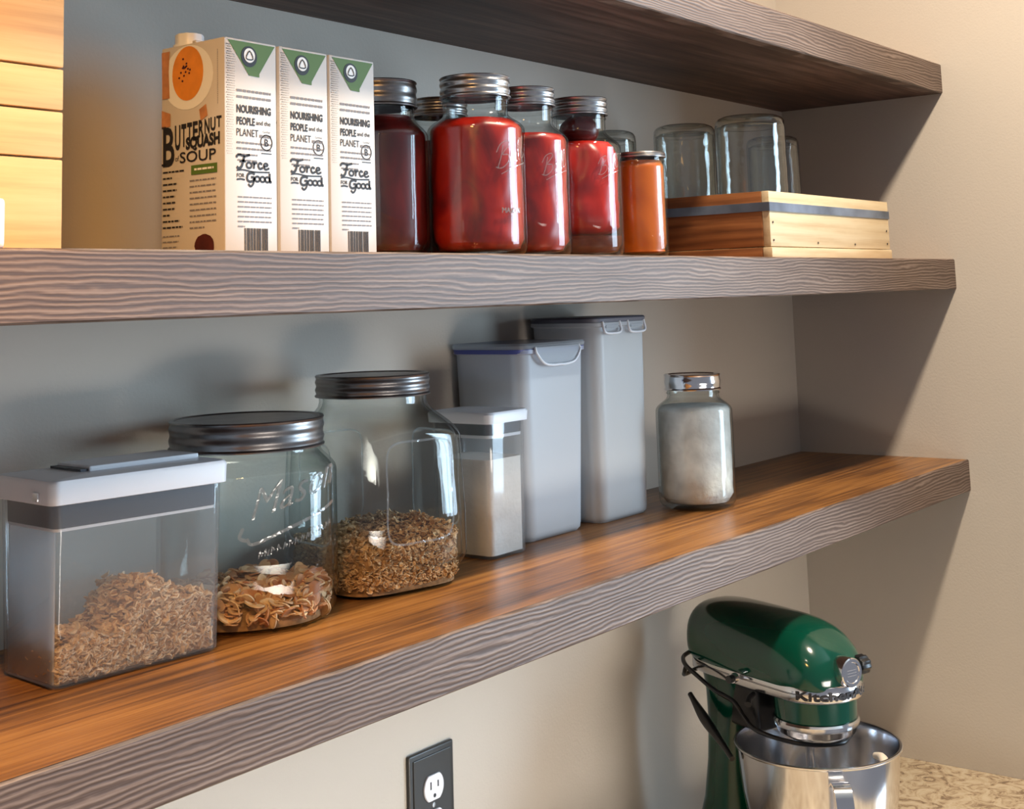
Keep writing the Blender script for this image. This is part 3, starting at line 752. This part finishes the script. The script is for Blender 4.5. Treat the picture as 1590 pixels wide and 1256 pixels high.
def bed_grid(x0, x1, y0, y1, height, n=26, drop=.002, mask=None):
    V, F = [], []
    for layer in (0, 1):
        for j in range(n + 1):
            for i in range(n + 1):
                x = x0 + (x1 - x0) * i / n; y = y0 + (y1 - y0) * j / n
                if mask: x, y = mask(x, y)
                V.append((x, y, max(height(x, y) - drop, .0045) if layer == 0 else .0036))
    m_ = (n + 1) ** 2
    for j in range(n):
        for i in range(n):
            a = j * (n + 1) + i; F.append((a, a + 1, a + n + 2, a + n + 1)); F.append((a + m_, a + n + 1 + m_, a + n + 2 + m_, a + 1 + m_))
    for i in range(n):
        for a, b in ((i, i + 1), (n * (n + 1) + i + 1, n * (n + 1) + i), ((i + 1) * (n + 1), i * (n + 1)), (i * (n + 1) + n, (i + 1) * (n + 1) + n)):
            F.append((a, a + m_, b + m_, b))
    return V, F
C1W, C1D, C1H = .153, .084, .150
rz1 = math.radians(-5)
c1 = thing('flip_lid_container', 'wide clear plastic container with white flip lid holding a heap of oat flakes', 'container', (-1.5570, -.1190, Z1), rz1)
rr_shell('container_body', [(0, C1W - .006, C1D - .006, .006), (.003, C1W, C1D, .008), (C1H - .010, C1W + .006, C1D + .004, .008), (C1H - .002, C1W + .006, C1D + .004, .008)], .0022, MT['milky_plastic'], c1)
lw_, ld_ = C1W + .014, C1D + .012
rr_shell('container_lid', [(C1H - .0115, lw_ - .003, ld_ - .003, .007), (C1H - .0110, lw_ - .001, ld_ - .001, .008), (C1H + .004, lw_, ld_, .008), (C1H + .0070, lw_ - .003, ld_ - .003, .008), (C1H + .0075, lw_ - .008, ld_ - .008, .006)], .003, MT['white_plastic'], c1, solid=True)
rr_shell('lid_gasket', [(C1H - .0300, C1W - .002, C1D - .004, .006), (C1H - .0118, C1W - .001, C1D - .003, .006)], .003, MT['gasket'], c1, solid=True)
rr_shell('lid_inner_rim', [(C1H - .0325, C1W - .003, C1D - .005, .006), (C1H - .0302, C1W - .002, C1D - .0045, .006)], .003, MT['white_plastic'], c1, solid=True)
box('frosted_side_panel', -C1W / 2 + .0026, -C1W / 2 + .0040, -C1D / 2 + .007, C1D / 2 - .007, .0036, C1H - .033, MT['frost_clear'], c1)
bm = bmesh.new(); add_box(bm, -.030, .076, -.012, .040, C1H + .0072, C1H + .0115, .0015, 2)
from_bm('flip_handle', bm, MT['white_plastic'], c1)
box('flip_hinge', -.037, -.0305, -.010, .038, C1H + .0072, C1H + .0095, MT['gasket'], c1)
box('side_latch', -lw_ / 2 - .002, -lw_ / 2 + .0005, -.030, -.022, C1H - .009, C1H - .002, MT['steel'], c1, .0008)
def h1(x, y):
    u = x / C1W + .5
    pk = .018 + .046 * math.exp(-((u - .60) / .17) ** 2) + .030 * math.exp(-((u - .98) / .22) ** 2) + .012 * math.exp(-((u - .2) / .15) ** 2)
    return max(.008, pk * (1.0 - .12 * (y / C1D + .5)) + .006 * noise.noise(Vector((x * 60, y * 60, 3))) + .003 * noise.noise(Vector((x * 160, y * 160, 5))))
hx, hy = C1W / 2 - .0062, C1D / 2 - .0062
def ins1(rnd):
    if rnd.random() < .45: return (rnd.uniform(-hx, hx), -hy + rnd.uniform(0, .002), True)
    if rnd.random() < .12: return (-hx + rnd.uniform(0, .002), rnd.uniform(-hy, hy), True)
    return (rnd.uniform(-hx, hx), rnd.uniform(-hy, hy), False)
flakes('oat_flakes', 'heap of loose oat flakes inside the wide flip-lid container', 'oats', (-1.5570, -.1190, Z1), rz1, ins1, h1, 2600, .0040, MT['oat'], 5, bed_grid(-hx, hx, -hy, hy, h1), fl=.0036)

# -- two large jars with pewter lids
def sq(amount, p=4, rot=0):
    def f(a, z):
        a = a + rot
        s = (abs(math.cos(a)) ** p + abs(math.sin(a)) ** p) ** (-1 / p)
        k = amount if callable(amount) is False else amount(z)
        return 1 + (s - 1) * k
    return f
def ring_in(R, n_e=.4, shp=None):
    def f(rnd):
        a = rnd.uniform(0, 2 * PI); s = shp(a, .03) if shp else 1
        if rnd.random() < n_e: r = R * s - rnd.uniform(0, .002); e = True
        else: r = R * s * math.sqrt(rnd.random()); e = False
        return (r * math.cos(a), r * math.sin(a), e)
    return f
def disc_mask(R, shp=None):
    def f(x, y):
        # square grid -> disc
        u = x * math.sqrt(max(0, 1 - (y / R) ** 2 / 2)); v = y * math.sqrt(max(0, 1 - (x / R) ** 2 / 2))
        a = math.atan2(v, u); s = shp(a, .03) if shp else 1
        return u * s, v * s
    return f
# jar A
JA = (-1.392, -.099, Z1); RA, HA, NA = .0830, .183, .0685
ja = thing('storage_jar', 'squat clear jar with embossed script and pewter screw lid behind the flip-lid container', 'jar', JA, 0, 'large storage jars on the lowest shelf')
pA = jar_profile(RA, HA - .003, NA, HA * .72, HA * .845, foot=.018, t=.0038, base=.007)
shA = sq(.35, 3.2, math.radians(35)); shAf = lambda a, z: shA(a, z) if z < HA * .78 else 1
lathe('glass_body', pA, MT['glass'], ja, 96, shAf, smooth=50)
lathe('screw_lid', band_profile(NA + .0028, HA - .027, HA, 2), MT['dzinc'], ja, 120)
k = Ink()
k.text('Mason', -.040, .100, .030, width=.082, bold=-.01, shear=.35, rise=.30, extrude=.0009)
k.stroke([(-.044, .085), (-.038, .080), (-.01, .090), (.045, .108)], .0028, 8, z=.0009); k.stroke([(-.047, .094), (-.050, .086), (-.044, .083)], .003, 5, z=.0009)
rw = random.Random(3)
for i in range(14):   # small worn embossed characters, not readable in the photograph
    u = -.034 + i * .0054; v = .0665 + .27 * (u + .036)
    k.stroke([(u, v + rw.uniform(0, .001)), (u + rw.uniform(.0008, .002), v + .0066), (u + .0026, v + rw.uniform(.001, .004)), (u + .0038, v + rw.uniform(.003, .0066))], .0009, 4, z=.0009)
angA = math.radians(258)
new_obj('embossed_lettering', [((RA * shAf(angA + u / RA, .09) + .0006 + z) * math.cos(angA + u / RA), (RA * shAf(angA + u / RA, .09) + .0006 + z) * math.sin(angA + u / RA), v) for u, v, z in k.V], k.F, MT['emboss'], ja)
hA = lambda x, y: .026 + .010 * noise.noise(Vector((x * 40, y * 40, 1))) + .05 * x
RI = RA - .012
flakes('dried_slices', 'pale dried fruit slices in the bottom of the squat jar with embossed script', 'dried fruit', JA, 0, ring_in(RI, .4, shA), hA, 620, .0076, MT['chip'], 8, bed_grid(-RI * .96, RI * .96, -RI * .96, RI * .96, hA, 22, .006, disc_mask(RI * .96, shA)), flat=.16, sides=14, bend=.10)
# jar B : rounded square body
JB = (-1.219, -.100, Z1); RB, HB, NB = .0790, .2130, .0560
jb = thing('storage_jar', 'taller square-sided clear jar with pewter lid, oats in its lower quarter', 'jar', JB, 0, 'large storage jars on the lowest shelf')
rotB = math.radians(12)
sB = sq(.95, 4.5, rotB)
def shB(a, z):
    k = 1 if .03 < z < HB * .66 else (max(0, 1 - (z - HB * .66) / (HB * .16)) if z >= HB * .66 else max(.55, z / .03))
    return 1 + (sB(a, z) - 1) * k
pB = jar_profile(RB, HB - .003, NB, HB * .70, HB * .87, foot=.020, t=.0040, base=.008)
lathe('glass_body', pB, MT['glass'], jb, 112, shB, smooth=50)
lathe('screw_lid', band_profile(NB + .0028, HB - .022, HB, 2), MT['dzinc'], jb, 120)
# raised oval panel frames on the flat sides
for kx in range(4):
    a0 = -rotB + kx * PI / 2 
    k = Ink(); W_ = .040; z0, z1 = .052, .148
    k.stroke([(-W_, z0 + .012), (-W_, (z0 + z1) / 2), (-W_, z1 - .012), (-W_ * .75, z1), (0, z1 + .001), (W_ * .75, z1), (W_, z1 - .012), (W_, (z0 + z1) / 2), (W_, z0 + .012), (W_ * .75, z0), (0, z0 - .001), (-W_ * .75, z0)], .0022, 6, True)
    rr = RB + .0010
    new_obj('embossed_panel_frame', [(rr * math.cos(a0) - u * math.sin(a0), rr * math.sin(a0) + u * math.cos(a0), v) for u, v, z in k.V], k.F, MT['emboss'], jb)
hB = lambda x, y: .050 + .005 * noise.noise(Vector((x * 50, y * 50, 2))) + .10 * x + .02 * y
RI = RB - .0095
flakes('granola_oats', 'coarse toasted oats filling the lower quarter of the square-sided jar', 'oats', JB, 0, ring_in(RI, .62, shB), hB, 4200, .0028, MT['groat'], 11, bed_grid(-RI * .97, RI * .97, -RI * .97, RI * .97, hB, 26, .002, disc_mask(RI * .97, shB)))

# -- small square canister
sc = thing('push_lid_canister', 'small square clear canister of white powder with white lid, beside the square-sided jar', 'canister', (-1.033, -.091, Z1), math.radians(0))
W1, D1, H1 = .068, .086, .150
rr_shell('canister_body', [(0, W1 - .006, D1 - .006, .007), (.003, W1 - .001, D1 - .001, .009), (H1, W1 + .002, D1 + .002, .009)], .002, MT['clear_plastic'], sc)
rr_shell('canister_lid', [(H1 - .002, W1 + .008, D1 + .008, .009), (H1 + .008, W1 + .010, D1 + .010, .010), (H1 + .0105, W1 + .006, D1 + .006, .009)], .002, MT['white_plastic'], sc, solid=True)
rr_shell('lid_gasket', [(H1 - .0150, W1 - .004, D1 - .004, .007), (H1 - .0022, W1 - .003, D1 - .003, .007)], .002, MT['gasket'], sc, solid=True)
rr_shell('lid_inner_rim', [(H1 - .0185, W1 - .005, D1 - .005, .007), (H1 - .0152, W1 - .004, D1 - .004, .007)], .002, MT['white_plastic'], sc, solid=True)
o = rr_shell('white_powder', [(.0036, W1 - .0075, D1 - .0075, .006), (.108, W1 - .006, D1 - .006, .007)], .002, MT['powder'], None, solid=True)
o.location = (-1.033, -.091, Z1); tag(o, 'white powder filling the small square canister', 'powder', None, 'stuff')

# -- blue-lidded tall container
def tall_box(nm, label, cx_, cy_, wb_, db_, wt_, dt_, H, shell, rz=0, group=None):
    t = thing(nm, label, 'container', (cx_, cy_, Z1), rz, group)
    rr_shell('container_body', [(0, wb_ - .010, db_ - .010, .014), (.004, wb_ - .002, db_ - .002, .018), (.010, wb_, db_, .019), (H - .010, wt_, dt_, .019), (H - .0085, wt_ + .006, dt_ + .006, .020), (H - .004, wt_ + .006, dt_ + .006, .020)], .0022, MT[shell], t, n=8)
    return t
bx = -.905; by = -.0580
bc = tall_box('clip_lid_container', 'tall frosted container of flour with a blue-rimmed clip lid', bx, by, .122, .102, .138, .110, .229, 'frost')
rr_shell('lid', [(.2255, .140, .106, .018), (.2260, .150, .114, .021), (.2300, .152, .1155, .022), (.2325, .148, .112, .020)], .002, MT['frost_clear'], bc, n=8, solid=True)
rr_shell('blue_seal', [(.2205, .147, .113, .021), (.2256, .149, .114, .021)], .002, MT['blue_plastic'], bc, n=8, solid=True)
def clip(parent, half, y, z1, drop, m='white_plastic'):
    pts = [(-half, y, z1), (-half, y - .002, z1 - drop * .3), (-half * .72, y - .003, z1 - drop * .85), (-half * .35, y - .003, z1 - drop), (0, y - .003, z1 - drop), (half * .35, y - .003, z1 - drop), (half * .72, y - .003, z1 - drop * .85), (half, y - .002, z1 - drop * .3), (half, y, z1)]
    c = tube('lid_clip', pts, .0017, MT[m], parent, 8, 6)
    V = [(x, y - .0016, z) for x, _, z in pts]
    f = new_obj('clip_web', V, [tuple(range(len(V)))], MT['frost_clear'], c)
    so = f.modifiers.new('thickness', 'SOLIDIFY'); so.thickness = .0012
    return c
clip(bc, .046, -.0585, .2275, .022)
def shrunk_levels(wb_, db_, wt_, dt_, H, top, g):
    q = top / H
    return [(.0036, wb_ - .010 - g, db_ - .010 - g, .012), (.011, wb_ - g, db_ - g, .016), (top, wb_ + (wt_ - wb_) * q - g, db_ + (dt_ - db_) * q - g, .016)]
o = rr_shell('flour', shrunk_levels(.122, .102, .138, .110, .229, .190, .0062), .002, MT['powder'], None, n=8, solid=True)
o.location = (bx, by, Z1); tag(o, 'white flour filling the blue-lidded container', 'flour', None, 'stuff')
tx = -.752; ty = -.0600
tc_ = tall_box('clip_lid_container', 'tallest frosted container of cream flour with grey lid, right of the blue-lidded one', tx, ty, .120, .104, .126, .108, .256, 'frost')
rr_shell('lid', [(.2520, .128, .104, .018), (.2525, .136, .112, .021), (.2570, .138, .114, .022), (.2590, .134, .110, .020)], .002, MT['grey_lid'], tc_, n=8, solid=True)
for s_ in (-1, 1):
    tube('lid_clip', [(s_ * .030 - .020, -.0560, .2535), (s_ * .030 - .020, -.0585, .242), (s_ * .030 - .012, -.0590, .2385), (s_ * .030 + .012, -.0590, .2385), (s_ * .030 + .020, -.0585, .242), (s_ * .030 + .020, -.0560, .2535)], .0018, MT['white_plastic'], tc_, 8, 5)
    box('latch_tab', s_ * .030 - .014, s_ * .030 + .014, -.0585, -.0560, .2445, .2490, MT['frost_clear'], tc_, .0008)
o = rr_shell('cream_flour', shrunk_levels(.120, .104, .126, .108, .256, .236, .0062), .002, MT['cream_powder'], None, n=8, solid=True)
o.location = (tx, ty, Z1); tag(o, 'cream coloured flour filling the tallest container', 'flour', None, 'stuff')

# -- sugar jar
R_, h_, rn_ = .0520, .176, .0350
SJ = (-.630, -.146, Z1)
mason_jar('quart canning jar of white sugar alone at the right of the lowest shelf', SJ, R_, h_, rn_, .84, .72, lidh=.020, ridges=1, lidm='steel')
solid_fill('white_sugar', 'white sugar packed in the canning jar at the right of the lowest shelf', 'sugar', SJ, fill_prof(R_, h_, rn_, .72, .84, .135), MT['sugar'], lump=.0035, seed=6)

# ------------------------------------------------------------------ outlet
ou = thing('outlet_plate', 'dark bronze outlet plate with white sockets on the wall under the lowest shelf', 'electrical outlet', (-1.0285, 0, -.2905))
bm = bmesh.new(); add_box(bm, -.0395, .0395, -.0052, -.0002, -.062, .062, .0022, 3); autosmooth(from_bm('cover_plate', bm, MT['plate'], ou), 40)
bm = bmesh.new(); add_box(bm, -.0330, .0330, -.0066, -.0050, -.0555, .0555, .0008, 2); from_bm('raised_panel', bm, MT['plate'], ou)
for s_ in (1, -1):
    r = .0172; P_ = []
    for k in range(40):
        a = 2 * PI * k / 40; x = r * math.cos(a); z = r * math.sin(a); z = max(-.0142, min(.0142, z)); P_.append((x, z))
    soc = loft('socket', [[(x * q, y, z * q) for x, z in P_] for y, q in ((-.0060, 1), (-.0082, 1), (-.0088, .96))], MT['marble_white'], ou, smooth=30)
    soc.location = (0, 0, s_ * .0195)
    for (sx_, hh) in ((-.0064, .0042), (.0064, .0034)):
        b_ = box('slot', sx_ - .0010, sx_ + .0010, -.0091, -.0086, .0010 - hh + .002, .0010 + hh + .002, MT['black'], soc)
    b_ = lathe('ground_hole', [(0, 0), (.0022, 0), (.0022, .0004), (0, .0004)], MT['black'], soc, 20, loc=(0, -.0088, -.0088)); b_.rotation_euler = (PI / 2, 0, 0)
sw = lathe('centre_screw', [(0, 0), (.0030, 0), (.0027, .0010), (0, .0014)], MT['zinc'], ou, 20, loc=(0, -.0066, 0)); sw.rotation_euler = (PI / 2, 0, 0)

# ------------------------------------------------------------------ stand mixer (nose along local -y, bowl axis at origin)
mx = thing('stand_mixer', 'glossy green stand mixer with steel bowl on the granite countertop', 'mixer', (-.598, -.286, -.4918), math.radians(-20))
# head : superelliptic sections along y
HS = [(.236, .020, .322, .262), (.2345, .038, .333, .250), (.230, .050, .342, .243), (.222, .0585, .348, .2365), (.205, .0635, .352, .232), (.17, .0660, .3545, .2290), (.12, .0670, .3545, .2270), (.07, .0670, .3540, .2260), (.03, .0665, .3520, .2260),
      (0, .0655, .3470, .2270), (-.025, .0620, .3370, .2285), (-.045, .0565, .3240, .2310), (-.060, .0490, .3100, .2350), (-.070, .0400, .2970, .2400), (-.0765, .0270, .2850, .2470), (-.079, .0080, .2720, .2590)]
def head_interp(y):
    for i in range(len(HS) - 1):
        if HS[i][0] >= y >= HS[i + 1][0]:
            q = (HS[i][0] - y) / (HS[i][0] - HS[i + 1][0]); return [HS[i][j] + (HS[i + 1][j] - HS[i][j]) * q for j in range(4)]
    return HS[-1] if y < HS[-1][0] else HS[0]
def head_sec(y, w_, zt, zb, n=40, ex=2.5, off=0):
    zc = zb + (zt - zb) * .40; out = []
    for k in range(n):
        a = 2 * PI * k / n; c, s = math.cos(a), math.sin(a)
        hz = (zt - zc) if s > 0 else (zc - zb)
        out.append(((w_ + off) * math.copysign(abs(c) ** (2 / ex), c), y, zc + (hz + off) * math.copysign(abs(s) ** (2 / ex), s)))
    return out
HS = [(y * .84 if y > 0 else y * .72, w_ * .94, .357 - (.3545 - a) * .75, .357 - (.3545 - b) * .75) for y, w_, a, b in HS]
ys = [s[0] for s in HS]; rings = []
for i in range(len(HS) - 1):
    n_ = 3
    for k in range(n_): 
        y = ys[i] + (ys[i + 1] - ys[i]) * k / n_; rings.append(head_sec(*([y] + list(head_interp(y))[1:])))
rings.append(head_sec(*HS[-1]))
# smooth the section sequence
for _ in range(3):
    rings = [rings[0]] + [[tuple((rings[i - 1][k][j] + 2 * rings[i][k][j] + rings[i + 1][k][j]) / 4 for j in range(3)) for k in range(40)] for i in range(1, len(rings) - 1)] + [rings[-1]]
loft('motor_head', rings, MT['green'], mx, smooth=70)
def head_x(y, z, off=0):
    _, w_, zt, zb = head_interp(y); zc = zb + (zt - zb) * .40; hz = (zt - zc) if z > zc else (zc - zb)
    q = min(1, abs(z - zc) / hz); return (w_) * (1 - q ** 2.5) ** (1 / 2.5) + off
# plan outline for the trim band: rear-left -> nose -> rear-right
def band_outline(z, off):
    L_ = []
    y = .190
    while y > .001: L_.append((head_x(y, z, off), y)); y -= .005
    xe = head_x(0.0, z, off); m_ = 24
    for k in range(0, m_ + 1):
        a = PI / 2 * k / m_; L_.append((xe * math.cos(a) ** (2 / 2.2), -(.0570 + off) * math.sin(a) ** (2 / 2.2)))
    return [(-x, y) for x, y in L_] + [(x, y) for x, y in L_[::-1][1:]]
def zoff(y): return .0
rings = []
outs = [(.2360, .0002), (.2360, .0030), (.2375, .0040), (.2535, .0040), (.2550, .0030), (.2550, .0002)]
cols = [band_outline(z, o_) for z, o_ in outs]
base_o = band_outline(.2765, 0)
rings = []
for i in range(len(base_o)):
    x0_, y0_ = base_o[i]
    # outward direction in plan
    xa, ya = base_o[max(i - 1, 0)]; xb, yb = base_o[min(i + 1, len(base_o) - 1)]
    tx_, ty_ = xb - xa, yb - ya; l_ = math.hypot(tx_, ty_) or 1; nx_, ny_ = ty_ / l_, -tx_ / l_
    if nx_ * x0_ + ny_ * (y0_ - .05) < 0: nx_, ny_ = -nx_, -ny_
    rings.append([(x0_ + nx_ * o_, y0_ + ny_ * o_, z) for z, o_ in ((.2655, -.006), (.2655, .0020), (.2667, .0032), (.2845, .0032), (.2858, .0020), (.2858, -.006))])
tb = loft('trim_band', rings, MT['steel'], mx, smooth=50)
# lettering along the left side of the band, reading toward the nose
L_ = [Vector((x, y)) for x, y in base_o]
acc = [0]
for i in range(1, len(L_)): acc.append(acc[-1] + (L_[i] - L_[i - 1]).length)
def band_pt(s, off):
    s = max(0, min(acc[-1] - 1e-6, s))
    for i in range(1, len(acc)):
        if acc[i] >= s:
            q = (s - acc[i - 1]) / (acc[i] - acc[i - 1]); p = L_[i - 1].lerp(L_[i], q); t_ = (L_[i] - L_[i - 1]).normalized(); nrm = Vector((t_.y, -t_.x))
            if nrm.dot(p - Vector((0, .05))) < 0: nrm = -nrm
            return p + nrm * off
half = acc[-1] / 2
k = Ink(); k.text('KitchenAid', half - .067, .2700, .0108, width=.106, bold=.03)
def mapb(u, v, z=0):
    p = band_pt(u, .0048); return (p.x, p.y, v)
k.build('brand_lettering', mapb, MT['ink'], tb)
# fine groove line on the band
k = Ink()
for j in range(60):
    a_ = .03 + (half - .09) * j / 60; b_ = .03 + (half - .09) * (j + 1) / 60; k.rect(a_, b_, .2753, .2761)
k.build('band_groove', mapb, MT['gasket'], tb)
# attachment hub, cap and knob
hub = lathe('hub_cap', [(0, .0130), (.0120, .0130), (.0128, .0140), (.0165, .0140), (.0178, .0128), (.0180, 0), (.0165, -.010), (0, -.010)], MT['steel'], mx, 56, loc=(0, -.0540, .3020))
hub.rotation_euler = (PI / 2, 0, 0)
k = Ink(); 
for i in range(3): k.rect(-.008, .008, -.004 + i * .0034, -.0032 + i * .0034)
k.build('hub_lettering', lambda u, v, z=0: (u, v, .0133), MT['grey_ink'], hub)
kb = lathe('attachment_knob', [(0, 0), (.0045, 0), (.0045, .010), (.0105, .011), (.0115, .014), (.0115, .024), (.0100, .0265), (0, .0270)], MT['black'], mx, 48, lambda a, z: 1 + (.07 * math.cos(a * 9) if z > .0105 else 0), loc=(.0165, -.050, .303))
kb.rotation_euler = (0, PI / 2, 0)
# planetary housing
lathe('lower_housing', [(0, .205), (.0500, .205), (.0518, .207), (.0522, .215), (.0530, .236), (0, .2365)], MT['green'], mx, 72, loc=(0, 0, .0315))
lathe('planetary_ring', [(0, .1800), (.0300, .1800), (.0420, .1830), (.0500, .1890), (.0525, .1960), (.0545, .1975), (.0550, .2030), (.0530, .2055), (0, .2055)], MT['steel'], mx, 72, loc=(0, 0, .0315))
lathe('planetary_hub', [(0, .170), (.020, .170), (.024, .174), (.026, .1805), (0, .181)], MT['zinc'], mx, 40, loc=(0, 0, .0315))
bs = lathe('beater_shaft', [(0, .128), (.0052, .128), (.0058, .130), (.0058, .205), (0, .205)], MT['steel'], mx, 24, loc=(-.020, -.006, 0))
tube('shaft_pin', [(-.031, -.006, .160), (-.009, -.006, .160)], .0022, MT['steel'], bs).location = (0.020, 0.006, 0)
lathe('beater_collar', [(0.0058, .138), (.0088, .138), (.0092, .140), (.0092, .153), (.0088, .155), (.0058, .155)], MT['zinc'], mx, 28, loc=(-.020, -.006, 0))
# coated dough hook
tube('dough_hook', [(-.020, -.006, .142), (-.010, -.010, .152), (.012, -.020, .154), (.030, -.026, .140), (.034, -.022, .110), (.018, -.006, .080), (-.012, .010, .070), (-.028, .0, .052), (-.010, -.024, .044), (.018, -.020, .046)], lambda t: .0052 * (1 - .25 * t), MT['cream'], mx, 14, 8)
sp = tube('bowl_scraper', [(.040, -.075, .172), (.052, -.064, .182), (.064, -.048, .184), (.072, -.030, .180)], lambda t: .006 - .002 * abs(2 * t - 1), MT['cream'], mx, 12, 6)
# bowl
RBW = .1035
prof = []
for r, z in ((.0, .037), (.040, .037), (.052, .0375), (.060, .042), (.072, .056), (.083, .080), (.0920, .112), (.0980, .150), (.1010, .185), (.1022, .2005)): prof.append((r, z))
prof += [(.1045, .2010), (.1058, .2025), (.1058, .2040), (.1040, .2052), (.1018, .2046)]
prof += [(.1004, .1990), (.0995, .185), (.0965, .150), (.0904, .112), (.0814, .081), (.0704, .058), (.059, .0445), (.050, .040), (0, .0395)]
bw = lathe('mixing_bowl', prof, MT['steel'], mx, 128, smooth=50)
lathe('bowl_foot', [(.038, .0300), (.052, .0300), (.053, .0320), (.050, .0372), (.038, .0372)], MT['steel'], bw, 64)
ah = math.radians(222) + math.radians(15.6)
def hp(r, z, s=0): return (r * math.cos(ah) - s * math.sin(ah), r * math.sin(ah) + s * math.cos(ah), z)
rings = []
for r, z in [(p.x, p.y) for p in catmull([(.1005, .183, 0), (.112, .190, 0), (.128, .186, 0), (.137, .165, 0), (.137, .130, 0), (.128, .100, 0), (.112, .088, 0), (.0885, .0905, 0)], 6)]:
    rings.append([hp(r, z, s) for s in (-.0105, -.0105, .0105, .0105)])
m_ = len(rings)
for i in range(m_):
    r0 = rings[i]
    a_ = Vector(rings[min(i + 1, m_ - 1)][0]) - Vector(rings[max(i - 1, 0)][0]); s_dir = Vector(hp(0, 0, 1)); nn = a_.cross(s_dir).normalized() * .0013
    rings[i] = [Vector(r0[0]) + nn, Vector(r0[0]) - nn, Vector(r0[2]) - nn, Vector(r0[2]) + nn]
loft('bowl_handle', rings, MT['steel'], bw, smooth=50)
# column (neck) and base
def col_sec(z, w_, y0, y1, n=32, ex=3):
    yc, hy_ = (y0 + y1) / 2, (y1 - y0) / 2
    return [(w_ * math.copysign(abs(math.cos(2 * PI * k / n)) ** (2 / ex), math.cos(2 * PI * k / n)), yc + hy_ * math.copysign(abs(math.sin(2 * PI * k / n)) ** (2 / ex), math.sin(2 * PI * k / n)), z) for k in range(n)]
loft('column', [col_sec(z, w_, y0, y1) for z, w_, y0, y1 in ((.030, .070, .100, .232), (.040, .060, .105, .216), (.060, .054, .108, .200), (.10, .050, .112, .186), (.15, .047, .112, .178), (.20, .045, .108, .176), (.238, .045, .098, .180), (.262, .046, .090, .186))], MT['green'], mx, smooth=60)
loft('base', [[(x * q, y * q + (1 - q) * .06, z) for x, y in [(p[0], p[1] + .065) for p in rrect(.215, .365, .095, 12)]] for z, q in ((0, .97), (.004, 1), (.020, 1), (.027, .985), (.0302, .95))], MT['green'], mx, smooth=50)
# hinge block, levers and cord in black
box('hinge_block', -.040, .040, .065, .125, .205, .2600, MT['black'], mx, .006, 3)
tube('speed_lever', [(-.050, .060, .258), (-.062, .056, .255), (-.070, .050, .250)], lambda t: .003 + .0015 * t, MT['black'], mx, 12)
lv = tube('lock_lever', [(-.064, .078, .277), (-.072, .076, .277)], .006, MT['steel'], mx, 16)
tube('lock_knob', [(-.072, .076, .277), (-.079, .075, .277)], .0050, MT['black'], lv, 14)
# cord wraps the rear of the head and hangs beside the column
tube('power_cord', [(.040, .192, .276), (.0, .212, .279), (-.045, .202, .278), (-.066, .178, .274), (-.071, .148, .266), (-.066, .118, .252), (-.052, .098, .240), (-.052, .080, .226), (-.056, .055, .216), (-.050, .020, .212), (-.030, -.010, .2085), (.010, -.030, .2065), (.040, -.02, .209)], .0030, MT['black'], mx, 10, 8)
tube('power_cord', [(.040, .186, .262), (.0, .206, .258), (-.048, .198, .254), (-.064, .182, .262), (-.067, .174, .273)], .0030, MT['black'], mx, 10, 8)
tube('cord_plug', [(-.056, .182, .232), (-.060, .165, .222), (-.067, .142, .212), (-.076, .115, .204), (-.086, .082, .194), (-.094, .058, .186)], lambda t: .0035 + .0035 * math.sin(PI * min(1, t * 1.1)) ** 2, MT['black'], mx, 12, 8)
